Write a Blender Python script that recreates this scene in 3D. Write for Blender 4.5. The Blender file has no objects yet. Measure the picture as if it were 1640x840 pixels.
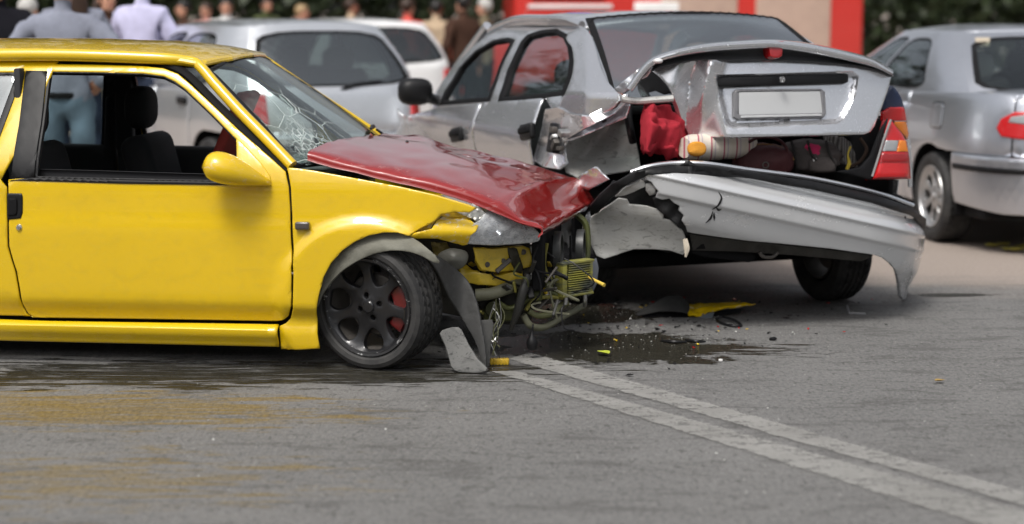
import bpy, bmesh, math, random
import numpy as np
from mathutils import Vector, Matrix, noise
from mathutils.geometry import delaunay_2d_cdt
random.seed(4); RNG = np.random.default_rng(4)
scn = bpy.context.scene
COL = scn.collection
R = math.radians
# ------------------------------------------------------------------ camera
FPX, CAMH, CX, CY = 3000.0, 1.55, 820.0, 420.0      # focal length in photo pixels (1640 wide), eye height
PITCH = math.atan(410 / FPX)
cd = bpy.data.cameras.new('camera'); cam = bpy.data.objects.new('camera', cd); COL.objects.link(cam)
cam.location = (0, 0, CAMH); cam.rotation_euler = (math.pi / 2 - PITCH, 0, 0)
cd.sensor_width = 36; cd.lens = FPX / 1640 * 36; cd.clip_start = .1; cd.clip_end = 900
cd.dof.use_dof = True; cd.dof.focus_distance = 8.1; cd.dof.aperture_fstop = 1.35
scn.camera = cam
# ------------------------------------------------------------------ sky, sun, exposure
SUN_EL, SUN_AZ = R(58), R(205)
w = bpy.data.worlds.new('World'); scn.world = w; w.use_nodes = True
nt = w.node_tree; nt.nodes.clear()
sky = nt.nodes.new('ShaderNodeTexSky'); sky.sky_type = 'NISHITA'; sky.sun_disc = False
sky.sun_elevation = SUN_EL; sky.sun_rotation = SUN_AZ; sky.air_density = 1.0; sky.dust_density = 6.0; sky.ozone_density = 1.0
hs = nt.nodes.new('ShaderNodeHueSaturation'); hs.inputs['Saturation'].default_value = .28
bg = nt.nodes.new('ShaderNodeBackground'); bg.inputs[1].default_value = .11
wo = nt.nodes.new('ShaderNodeOutputWorld')
nt.links.new(sky.outputs[0], hs.inputs['Color']); nt.links.new(hs.outputs[0], bg.inputs[0]); nt.links.new(bg.outputs[0], wo.inputs[0])
sd = bpy.data.lights.new('sun', 'SUN'); sd.energy = 1.4; sd.angle = R(18); sd.color = (1, .96, .9)
sun = bpy.data.objects.new('sun', sd); COL.objects.link(sun)
sun.rotation_euler = Vector((-math.sin(SUN_AZ) * math.cos(SUN_EL), -math.cos(SUN_AZ) * math.cos(SUN_EL), -math.sin(SUN_EL))).to_track_quat('-Z', 'Y').to_euler()
scn.view_settings.view_transform = 'Standard'; scn.view_settings.look = 'None'; scn.view_settings.gamma = 1
scn.view_settings.use_curve_mapping = False; scn.view_settings.exposure = 0.5
scn.cycles.use_denoising = True; scn.cycles.max_bounces = 8; scn.cycles.transparent_max_bounces = 16
# ------------------------------------------------------------------ survey helpers: a sight line from the camera station
_fw = np.array([0, math.cos(PITCH), -math.sin(PITCH)]); _up = np.array([0, math.sin(PITCH), math.cos(PITCH)]); _rt = np.array([1., 0, 0])
EYE = np.array([0, 0, CAMH])
def ray(px, py):
    px = np.asarray(px, float); py = np.asarray(py, float)
    return _rt * ((px - CX) / FPX)[..., None] - _up * ((py - CY) / FPX)[..., None] + _fw
def at(px, py, Y):
    d = ray(px, py); return EYE + d * (np.asarray(Y, float) / d[..., 1])[..., None]
def gz(px, py, z=0.):
    d = ray(px, py); return EYE + d * ((z - CAMH) / d[..., 2])[..., None]
# ------------------------------------------------------------------ mesh helpers
def mesh(name, V, Fc, mat, parent=None, smooth=True, ang=38, center=False, loc=None):
    V = np.asarray(V, float)
    me = bpy.data.meshes.new(name)
    o = bpy.data.objects.new(name, me); COL.objects.link(o)
    if center:
        c = np.array([(V[:, 0].min() + V[:, 0].max()) / 2, (V[:, 1].min() + V[:, 1].max()) / 2, V[:, 2].min()]); V = V - c; o.location = c
    elif loc is not None: o.location = loc
    me.from_pydata(V.tolist(), [], [tuple(int(i) for i in f) for f in Fc])
    if smooth and len(me.polygons):
        me.polygons.foreach_set('use_smooth', [True] * len(me.polygons))
        me.set_sharp_from_angle(angle=R(ang))
    if mat is not None: me.materials.append(mat)
    if parent is not None: o.parent = parent
    return o
def cat(*parts):
    V, Fc, n = [], [], 0
    for v, f in parts:
        v = np.asarray(v, float); V.append(v); Fc += [tuple(i + n for i in q) for q in f]; n += len(v)
    return np.vstack(V), Fc
def empty(name, loc, rz=0.):
    o = bpy.data.objects.new(name, None); COL.objects.link(o); o.location = loc; o.rotation_euler = (0, 0, rz); o.empty_display_size = .2
    return o
def tag(o, label, catg, group=None, kind=None):
    if label: o['label'] = label
    if catg: o['category'] = catg
    if group: o['group'] = group
    if kind: o['kind'] = kind
    return o
def pchip(xs, ys):
    xs = np.asarray(xs, float); ys = np.asarray(ys, float); h = np.diff(xs); d = np.diff(ys) / h
    m = np.zeros(len(xs)); m[0] = d[0]; m[-1] = d[-1]
    for i in range(1, len(xs) - 1):
        m[i] = 0 if d[i - 1] * d[i] <= 0 else 2 * d[i - 1] * d[i] / (d[i - 1] + d[i])
    def f(x):
        x = np.clip(np.asarray(x, float), xs[0], xs[-1]); i = np.clip(np.searchsorted(xs, x) - 1, 0, len(xs) - 2)
        t = (x - xs[i]) / h[i]
        return (ys[i] * (1 + 2 * t) * (1 - t) ** 2 + h[i] * m[i] * t * (1 - t) ** 2 + ys[i + 1] * t * t * (3 - 2 * t) + h[i] * m[i + 1] * t * t * (t - 1))
    return f
def sst(a, b, x):
    t = np.clip((np.asarray(x, float) - a) / (b - a), 0, 1); return t * t * (3 - 2 * t)
def crspline(P, n):
    P = np.asarray(P, float); m = len(P)
    if m == 2: t = np.linspace(0, 1, n)[:, None]; return P[0] * (1 - t) + P[1] * t
    Q = np.vstack([2 * P[0] - P[1], P, 2 * P[-1] - P[-2]])
    t = np.linspace(0, m - 1 - 1e-9, n); i = t.astype(int); f = (t - i)[:, None]
    a, b, c, d = Q[i], Q[i + 1], Q[i + 2], Q[i + 3]
    return .5 * (2 * b + (c - a) * f + (2 * a - 5 * b + 4 * c - d) * f ** 2 + (3 * b - a - 3 * c + d) * f ** 3)
def smooth_poly(pts, per=4):
    P = np.asarray(pts, float); m = len(P); Q = np.vstack([P[-1], P, P[0], P[1]]); out = []
    for i in range(m):
        a, b, c, d = Q[i], Q[i + 1], Q[i + 2], Q[i + 3]
        for k in range(per):
            f = k / per; out.append(.5 * (2 * b + (c - a) * f + (2 * a - 5 * b + 4 * c - d) * f ** 2 + (3 * b - a - 3 * c + d) * f ** 3))
    return np.array(out)
def resample(P, res):
    out = []
    for i in range(len(P)):
        a, b = P[i], P[(i + 1) % len(P)]; n = max(1, int(math.ceil(np.linalg.norm(b - a) / res)))
        for k in range(n): out.append(a + (b - a) * k / n)
    return np.array(out)
def inside(pts, polys):
    c = np.zeros(len(pts), bool); x, y = pts[:, 0], pts[:, 1]
    for P in polys:
        x1, y1 = P[:, 0], P[:, 1]; x2, y2 = np.roll(x1, -1), np.roll(y1, -1)
        for i in range(len(P)):
            if y1[i] == y2[i]: continue
            k = ((y1[i] > y) != (y2[i] > y)) & (x < (x2[i] - x1[i]) * (y - y1[i]) / (y2[i] - y1[i]) + x1[i]); c ^= k
    return c
def segdist(pts, polys):
    best = np.full(len(pts), 1e9)
    for P in polys:
        A, B = P, np.roll(P, -1, axis=0); D = B - A; L = (D * D).sum(1) + 1e-12
        for i in range(0, len(pts), 2000):
            p = pts[i:i + 2000, None, :]; t = np.clip(((p - A) * D).sum(2) / L, 0, 1)
            d = np.sqrt((((A + D * t[..., None]) - p) ** 2).sum(2)).min(1); best[i:i + 2000] = np.minimum(best[i:i + 2000], d)
    return best
def solid(V, T, N, thick):
    n = len(V); cnt = {}
    for f in T:
        for a, b in zip(f, f[1:] + f[:1]): cnt[(a, b)] = 1
    rim = [(a, b) for (a, b) in cnt if (b, a) not in cnt]
    VV = np.vstack([V, V - N * thick]); FF = list(T) + [tuple(i + n for i in reversed(f)) for f in T] + [(b, a, a + n, b + n) for a, b in rim]
    return VV, FF
def panel_geo(poly, S, res, er, drop=None, thick=.005, holes=(), out=(0, -1, 0), eps=None, lines=()):
    """a sheet-metal skin cut to an outline in (u, v) and bent onto the surface S(u, v); rounded edges, real thickness"""
    polys = [resample(np.asarray(P, float), res) for P in [poly] + list(holes)]
    drop = er * .6 if drop is None else drop; eps = res * .05 if eps is None else eps
    pts = [P for P in polys]; edges = []; k = 0
    for P in polys:
        edges += [(k + i, k + (i + 1) % len(P)) for i in range(len(P))]; k += len(P)
    for P in lines:
        P = resample(np.asarray(P, float), res * .7); edges += [(k + i, k + (i + 1) % len(P)) for i in range(len(P))]; k += len(P); pts.append(P)
    if er > 0:
        for frac in (.3, 1.0):
            for P in polys:
                Tn = np.roll(P, -1, 0) - np.roll(P, 1, 0); Tn /= np.linalg.norm(Tn, axis=1)[:, None] + 1e-12
                for s in (-1, 1):
                    q = P + s * er * frac * np.stack([-Tn[:, 1], Tn[:, 0]], 1)
                    ok = inside(q, polys); q = q[ok]
                    if len(q): q = q[segdist(q, polys) > er * frac * .85]
                    if len(q): pts.append(q)
    lo, hi = polys[0].min(0), polys[0].max(0)
    gx = np.arange(lo[0] + res * .31, hi[0], res); gy = np.arange(lo[1] + res * .37, hi[1], res * .87)
    G = np.array([(x + (res * .5 if j % 2 else 0), y) for j, y in enumerate(gy) for x in gx]) if len(gx) and len(gy) else np.zeros((0, 2))
    if len(G): G = G[inside(G, polys)]
    if len(G): G = G[segdist(G, polys) > max(er * 1.35, res * .35)]
    if len(G) and len(lines): G = G[segdist(G, [np.asarray(P, float) for P in lines]) > res * .4]
    if len(G): pts.append(G)
    A = np.vstack(pts)
    r = delaunay_2d_cdt([Vector(p) for p in A], edges, [], 0, 1e-6)
    UV = np.array([tuple(v) for v in r[0]]); T = np.array([list(f) for f in r[2]])
    T = T[inside(UV[T].mean(1), polys)]
    used = np.unique(T); mp = -np.ones(len(UV), int); mp[used] = np.arange(len(used)); UV = UV[used]; T = mp[T]
    P3 = S(UV[:, 0], UV[:, 1])
    du = S(UV[:, 0] + eps, UV[:, 1]) - S(UV[:, 0] - eps, UV[:, 1]); dv = S(UV[:, 0], UV[:, 1] + eps) - S(UV[:, 0], UV[:, 1] - eps)
    N = np.cross(du, dv); N /= np.linalg.norm(N, axis=1)[:, None] + 1e-12
    flip = (N @ np.asarray(out, float)).mean() < 0
    if flip: N = -N
    d = segdist(UV, polys)
    if er > 0:
        q = np.clip(1 - d / er, 0, 1); P3 = P3 - N * (drop * (1 - np.sqrt(np.clip(1 - q * q, 0, 1))))[:, None]
    T = [tuple(int(i) for i in t) for t in T]
    # winding must follow N
    a, b, c = P3[[t[0] for t in T]], P3[[t[1] for t in T]], P3[[t[2] for t in T]]
    g = np.cross(b - a, c - a); Nn = N[[t[0] for t in T]]
    T = [t if (x @ n) > 0 else (t[0], t[2], t[1]) for t, x, n in zip(T, g, Nn)]
    return solid(P3, T, N, thick)
def panel(name, poly, S, mat, parent, res, er, ang=42, **k):
    V, Fc = panel_geo(poly, S, res, er, **k)
    return mesh(name, V, Fc, mat, parent, ang=ang)
def grid_geo(P, thick=.004, out=None):
    P = np.asarray(P, float); m, n = P.shape[:2]; V = P.reshape(-1, 3)
    du = np.gradient(P, axis=0).reshape(-1, 3); dv = np.gradient(P, axis=1).reshape(-1, 3)
    N = np.cross(du, dv); N /= np.linalg.norm(N, axis=1)[:, None] + 1e-12
    F4 = [(i * n + j, (i + 1) * n + j, (i + 1) * n + j + 1, i * n + j + 1) for i in range(m - 1) for j in range(n - 1)]
    if out is not None and (N @ np.asarray(out, float)).mean() < 0:
        N = -N; F4 = [tuple(reversed(f)) for f in F4]
    return solid(V, F4, N, thick)
def dense(ctrl, nu, nv):
    C_ = np.asarray(ctrl, float); A = np.stack([crspline(C_[:, j], nu) for j in range(C_.shape[1])], 1)
    return np.stack([crspline(A[i], nv) for i in range(nu)], 0)
def fbm(P, sc, oct=3, seed=0.):
    return np.array([noise.fractal(Vector((p[0] * sc + seed, p[1] * sc - seed, p[2] * sc + 2 * seed)), 1., 2., oct) for p in P])
def crumple(P, sc, amp, axis=(0, -1, 0), seed=0.):
    P = np.asarray(P, float); s = P.shape; Q = P.reshape(-1, 3)
    d = np.array([abs(noise.noise(Vector((p[0] * sc + seed, p[1] * sc, p[2] * sc + seed)))) for p in Q]) * 1.6 + .35 * fbm(Q, sc * 2.3, 2, seed + 3)
    return (Q + np.outer(d * amp, axis)).reshape(s)
def folds(u, v, c, scale, seed, n=9):
    """sheet metal creases: straight sharp folds in both senses"""
    rg = np.random.default_rng(seed); u = (np.asarray(u, float) - c[0]) / scale; v = (np.asarray(v, float) - c[1]) / scale; t = 0. * u
    for k in range(n):
        a, o, w_ = rg.uniform(0, math.pi), rg.uniform(-.9, .9), rg.uniform(.3, 1.) * (1 if k % 2 else -1); t = t + w_ * np.abs(u * math.cos(a) + v * math.sin(a) - o)
    return t / math.sqrt(n)
def chaikin(P, it=2, keep=.75):
    P = np.asarray(P, float)
    for _ in range(it):
        Q = np.roll(P, -1, 0); P = np.stack([P * .8 + Q * .2, P * .2 + Q * .8], 1).reshape(-1, 2)
    return P
def tube_geo(pts, r, seg=8, n=None, cap=True):
    P = crspline(pts, n or max(2, len(pts) * 5)) if len(pts) > 2 or n else np.asarray(pts, float)
    rr = np.interp(np.linspace(0, 1, len(P)), np.linspace(0, 1, len(r)), r) if hasattr(r, '__len__') else np.full(len(P), r)
    T = np.gradient(P, axis=0); T /= np.linalg.norm(T, axis=1)[:, None] + 1e-12
    u = np.cross(T[0], (0, 0, 1.)); u = np.cross(T[0], (1., 0, 0)) if np.linalg.norm(u) < .1 else u; u /= np.linalg.norm(u); V = []
    for i in range(len(P)):
        u = u - T[i] * (u @ T[i]); u /= np.linalg.norm(u) + 1e-12; v = np.cross(T[i], u)
        for k in range(seg):
            a = 2 * math.pi * k / seg; V.append(P[i] + rr[i] * (math.cos(a) * u + math.sin(a) * v))
    m = len(P); Fc = [(i * seg + k, i * seg + (k + 1) % seg, (i + 1) * seg + (k + 1) % seg, (i + 1) * seg + k) for i in range(m - 1) for k in range(seg)]
    if cap: Fc += [tuple(reversed(range(seg))), tuple((m - 1) * seg + k for k in range(seg))]
    return np.array(V), Fc
def tube(name, pts, r, mat, parent=None, seg=8, n=None, center=False):
    V, Fc = tube_geo(pts, r, seg, n); return mesh(name, V, Fc, mat, parent, center=center)
def lathe_geo(prof, seg=48, axis='y', closed=False, c=(0, 0, 0), M=None):
    V = []; m = len(prof)
    for k in range(seg):
        a = 2 * math.pi * k / seg; ca, sa = math.cos(a), math.sin(a)
        for r, h in prof:
            V.append({'y': (r * ca, h, r * sa), 'z': (r * ca, r * sa, h), 'x': (h, r * ca, r * sa)}[axis])
    V = np.array(V); V = V if M is None else V @ np.asarray(M).T; V = V + np.asarray(c, float)
    Fc = [(k * m + i, k * m + (i + 1) % m, ((k + 1) % seg) * m + (i + 1) % m, ((k + 1) % seg) * m + i) for k in range(seg) for i in range(m if closed else m - 1)]
    if axis != 'y': Fc = [tuple(reversed(f)) for f in Fc]
    return V, Fc
def rbox_geo(size, c=(0, 0, 0), bev=.01, seg=2, M=None, taper=None):
    bm = bmesh.new(); bmesh.ops.create_cube(bm, size=1)
    for v in bm.verts: v.co = Vector((v.co.x * size[0], v.co.y * size[1], v.co.z * size[2]))
    if bev > 0: bmesh.ops.bevel(bm, geom=bm.edges[:], offset=min(bev, min(size) * .45), segments=seg, profile=.5, affect='EDGES')
    bm.verts.ensure_lookup_table(); bm.verts.index_update()
    V = np.array([tuple(v.co) for v in bm.verts]); Fc = [tuple(v.index for v in f.verts) for f in bm.faces]; bm.free()
    if taper: V[:, 0] *= 1 + taper * (V[:, 2] / size[2]); V[:, 1] *= 1 + taper * (V[:, 2] / size[2])
    if M is not None: V = V @ np.asarray(M).T
    return V + np.asarray(c, float), Fc
def rot(ax, a):
    return np.array(Matrix.Rotation(a, 3, ax))
def rbox(name, size, c, mat, parent=None, bev=.01, seg=2, M=None, center=False, taper=None):
    V, Fc = rbox_geo(size, c, bev, seg, M, taper); return mesh(name, V, Fc, mat, parent, center=center)
def blob_geo(c, rad, n=14, m=20, p=2.3, M=None, amp=0., sc=3., seed=0.):
    V = []
    for i in range(n + 1):
        f = math.pi * i / n - math.pi / 2
        for k in range(m):
            a = 2 * math.pi * k / m; e = lambda t: math.copysign(abs(t) ** (2 / p), t)
            V.append((e(math.cos(f)) * e(math.cos(a)), e(math.cos(f)) * e(math.sin(a)), e(math.sin(f))))
    V = np.array(V)
    if amp: V = V * (1 + amp * fbm(V, sc, 3, seed))[:, None]
    V = V * np.asarray(rad, float); V = V if M is None else V @ np.asarray(M).T
    Fc = [(i * m + k, i * m + (k + 1) % m, (i + 1) * m + (k + 1) % m, (i + 1) * m + k) for i in range(n) for k in range(m)]
    return V + np.asarray(c, float), Fc
# ------------------------------------------------------------------ materials
MATS = {}
class NT:
    def __init__(s, name):
        s.m = bpy.data.materials.new(name); s.m.use_nodes = True; s.t = s.m.node_tree; s.n = s.t.nodes; s.b = s.n['Principled BSDF']; s.o = s.n['Material Output']; MATS[name] = s.m
        s.tc = None
    def new(s, t, **k):
        q = s.n.new(t)
        for a, v in k.items():
            if hasattr(q, a) and a not in ('Scale',): setattr(q, a, v)
            else: q.inputs[a.replace('_', ' ')].default_value = v
        return q
    def link(s, a, b): s.t.links.new(a, b)
    def co(s, scale=(1, 1, 1), rotz=0., world=False):
        if world: src = s.new('ShaderNodeNewGeometry').outputs['Position']
        else: src = s.new('ShaderNodeTexCoord').outputs['Object']
        mp = s.new('ShaderNodeMapping'); mp.inputs['Scale'].default_value = scale; mp.inputs['Rotation'].default_value = (0, 0, rotz); s.link(src, mp.inputs[0]); return mp.outputs[0]
    def noise(s, scale, detail=4, rough=.6, co=None, dist=0.):
        q = s.new('ShaderNodeTexNoise'); q.inputs['Scale'].default_value = scale; q.inputs['Detail'].default_value = detail; q.inputs['Roughness'].default_value = rough; q.inputs['Distortion'].default_value = dist
        s.link(co if co is not None else s.co(), q.inputs['Vector']); return q.outputs['Fac']
    def ramp(s, fac, stops):
        q = s.new('ShaderNodeValToRGB'); e = q.color_ramp.elements
        while len(e) < len(stops): e.new(.5)
        for i, (p, c) in enumerate(stops): e[i].position = p; e[i].color = (c, c, c, 1) if not hasattr(c, '__len__') else tuple(c) + (1,)
        s.link(fac, q.inputs[0]); return q.outputs[0]
    def mix(s, fac, a, b, typ='MIX'):
        q = s.new('ShaderNodeMix', data_type='RGBA', blend_type=typ)
        for v, i in ((fac, 0), (a, 6), (b, 7)):
            if hasattr(v, 'is_linked'): s.link(v, q.inputs[i])
            elif i == 0: q.inputs[0].default_value = v
            else: q.inputs[i].default_value = tuple(v) + (1,)
        return q.outputs[2]
    def math(s, op, a, b=0., clamp=False):
        q = s.new('ShaderNodeMath', operation=op, use_clamp=clamp)
        for v, i in ((a, 0), (b, 1)):
            if hasattr(v, 'is_linked'): s.link(v, q.inputs[i])
            else: q.inputs[i].default_value = v
        return q.outputs[0]
    def bump(s, h, strength=.3, dist=.01, normal=None):
        q = s.new('ShaderNodeBump'); q.inputs['Strength'].default_value = strength; q.inputs['Distance'].default_value = dist; s.link(h, q.inputs['Height'])
        if normal is not None: s.link(normal, q.inputs['Normal'])
        return q.outputs[0]
    def schlick(s, f0=.04, normal=None):
        q = s.new('ShaderNodeLayerWeight'); q.inputs[0].default_value = .5
        if normal is not None: s.link(normal, q.inputs['Normal'])
        return s.math('ADD', s.math('MULTIPLY', s.math('POWER', q.outputs['Facing'], 5.), 1 - f0), f0, True)
    def set(s, **k):
        for a, v in k.items():
            i = s.b.inputs[a.replace('_', ' ')]
            if hasattr(v, 'is_linked'): s.link(v, i)
            else: i.default_value = (tuple(v) + (1,)) if (hasattr(v, '__len__') and len(v) == 3 and i.type == 'RGBA') else v
        return s
def paint(name, col, metal=0., rough=.35, coat=.8, dirt=.35, dirtcol=(.16, .14, .11), scuff=0., scuffcol=(.7, .7, .7), vary=.06):
    t = NT(name); n1 = t.noise(2.2, 4, .6)
    c = t.mix(n1, [v * (1 - vary) for v in col], [min(1, v * (1 + vary)) for v in col])
    d = t.math('MULTIPLY', t.ramp(t.noise(9, 11, .8, t.co((1, 1, 1.8)), .6), [(.50, 0.), (.80, 1.)]), dirt, True)
    sp = t.math('MULTIPLY', t.ramp(t.noise(140, 3, .7), [(.62, 0.), (.72, 1.)]), dirt * .8, True)
    f = t.math('MAXIMUM', d, sp); c = t.mix(f, c, dirtcol)
    rg = t.math('ADD', t.math('MULTIPLY', f, .45), rough, True)
    if scuff:
        k = t.math('MULTIPLY', t.ramp(t.noise(16, 7, .75, t.co((1, 1, 2.2)), 1.), [(.56, 0.), (.62, 1.)]), scuff, True); c = t.mix(k, c, scuffcol)
        t.set(Metallic=t.math('MULTIPLY', t.math('SUBTRACT', 1., k), metal))
    else: t.set(Metallic=metal)
    t.set(Base_Color=c, Roughness=rg, Coat_Weight=coat, Coat_Roughness=.03)
    t.set(Normal=t.bump(t.noise(3.2, 2), .035, .05)); return t.m
def plain(name, col, rough=.5, metal=0., bump=0., bsc=60, vary=.2, coat=0., spec=.5):
    t = NT(name); c = t.mix(t.noise(6, 6, .7), [v * (1 - vary) for v in col], [min(1, v * (1 + vary)) for v in col])
    t.set(Base_Color=c, Roughness=rough, Metallic=metal, Coat_Weight=coat, Specular_IOR_Level=spec)
    if bump: t.set(Normal=t.bump(t.noise(bsc, 4), bump, .01))
    return t.m
def glass(name, tint, refl=1., dirt=.0, ior=1.5, base=0.):
    t = NT(name); tr = t.new('ShaderNodeBsdfTransparent'); tr.inputs[0].default_value = tuple(tint) + (1,)
    gl = t.new('ShaderNodeBsdfGlossy'); gl.inputs['Roughness'].default_value = .02; gl.inputs[0].default_value = (.95, .97, 1, 1)
    f = t.math('ADD', t.math('MULTIPLY', t.schlick(), refl), base, True)
    mx = t.new('ShaderNodeMixShader'); t.link(f, mx.inputs[0]); t.link(tr.outputs[0], mx.inputs[1]); t.link(gl.outputs[0], mx.inputs[2])
    out = mx.outputs[0]
    if dirt:
        df = t.new('ShaderNodeBsdfDiffuse'); df.inputs[0].default_value = (.4, .4, .37, 1); m2 = t.new('ShaderNodeMixShader')
        t.link(t.math('MULTIPLY', t.ramp(t.noise(5, 6, .7), [(.3, .15), (.8, 1.)]), dirt), m2.inputs[0]); t.link(out, m2.inputs[1]); t.link(df.outputs[0], m2.inputs[2]); out = m2.outputs[0]
    t.link(out, t.o.inputs[0]); return t.m
YEL = (.70, .465, .004)
M_yel = paint('yellow_paint', YEL, 0, .26, 1., .26, (.24, .16, .02))
M_yelt = paint('scuffed_yellow_paint', YEL, 0, .4, .3, .35, (.2, .14, .03), scuff=.75, scuffcol=(.62, .62, .58))
M_yeld = paint('oily_yellow_paint', (.66, .47, .03), 0, .4, .4, .75, (.12, .09, .03))
M_red = paint('red_paint', (.27, .012, .011), 0, .2, 1., .12, (.2, .1, .08), scuff=.22, scuffcol=(.5, .36, .34))
M_silw = paint('wrecked_silver_paint', (.76, .77, .80), .85, .25, .8, .12, (.5, .49, .47))
M_sild = paint('grimy_silver_paint', (.58, .58, .56), .22, .4, .2, .75, (.26, .24, .18), scuff=.6, scuffcol=(.13, .125, .115))
M_hat = paint('pale_silver_paint', (.78, .80, .83), .8, .28, .8, .1, (.3, .3, .3))
M_far = paint('grey_silver_paint', (.60, .62, .67), .85, .28, .8, .12, (.25, .25, .25))
M_navyref = paint('navy_reflection', (.012, .025, .075), .1, .3, .8, .15)
M_blk = plain('black_plastic', (.008, .008, .009), .45, bump=.03, spec=.3)
M_dblk = plain('deep_black_trim_and_gap', (.005, .005, .006), .7, spec=.2)
M_gpl = plain('dusty_grey_plastic', (.075, .074, .07), .62, bump=.25, bsc=40, vary=.5)
M_met = plain('bare_metal', (.45, .45, .44), .38, .9, .2, 30, .3)
M_dmet = plain('dirty_metal', (.12, .11, .1), .55, .6, .3, 40, .5)
M_chr = plain('chrome', (.75, .75, .76), .12, 1.)
M_rim = plain('black_alloy', (.02, .02, .022), .32, .35, .08, 60, .3, .4)
M_srim = plain('silver_alloy', (.5, .5, .5), .35, .8)
M_cal = plain('red_caliper', (.11, .006, .006), .4, 0, .1, 60, .25, .5)
M_seat = plain('dark_seat_cloth', (.012, .012, .014), .9, bump=.2, bsc=200)
M_grey = plain('grey_cloth', (.22, .22, .22), .9, bump=.2, bsc=150)
M_int = plain('cabin_trim', (.02, .02, .023), .75)
M_skin = plain('skin', (.52, .27, .18), .55)
def rubber():
    t = NT('tyre_rubber'); d = t.ramp(t.noise(9, 6, .7), [(.35, 0.), (.8, 1.)])
    t.set(Base_Color=t.mix(d, (.014, .014, .015), (.065, .063, .06)), Roughness=.72, Normal=t.bump(t.noise(90, 3), .15, .004)); return t.m
M_tyre = rubber()
M_gl = glass('window_glass', (.82, .87, .86), 1.2)
M_glt = glass('tinted_glass', (.52, .57, .56), 1.4, base=.05)
M_gld = glass('dark_quarter_glass', (.03, .035, .035), 1.2)
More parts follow.
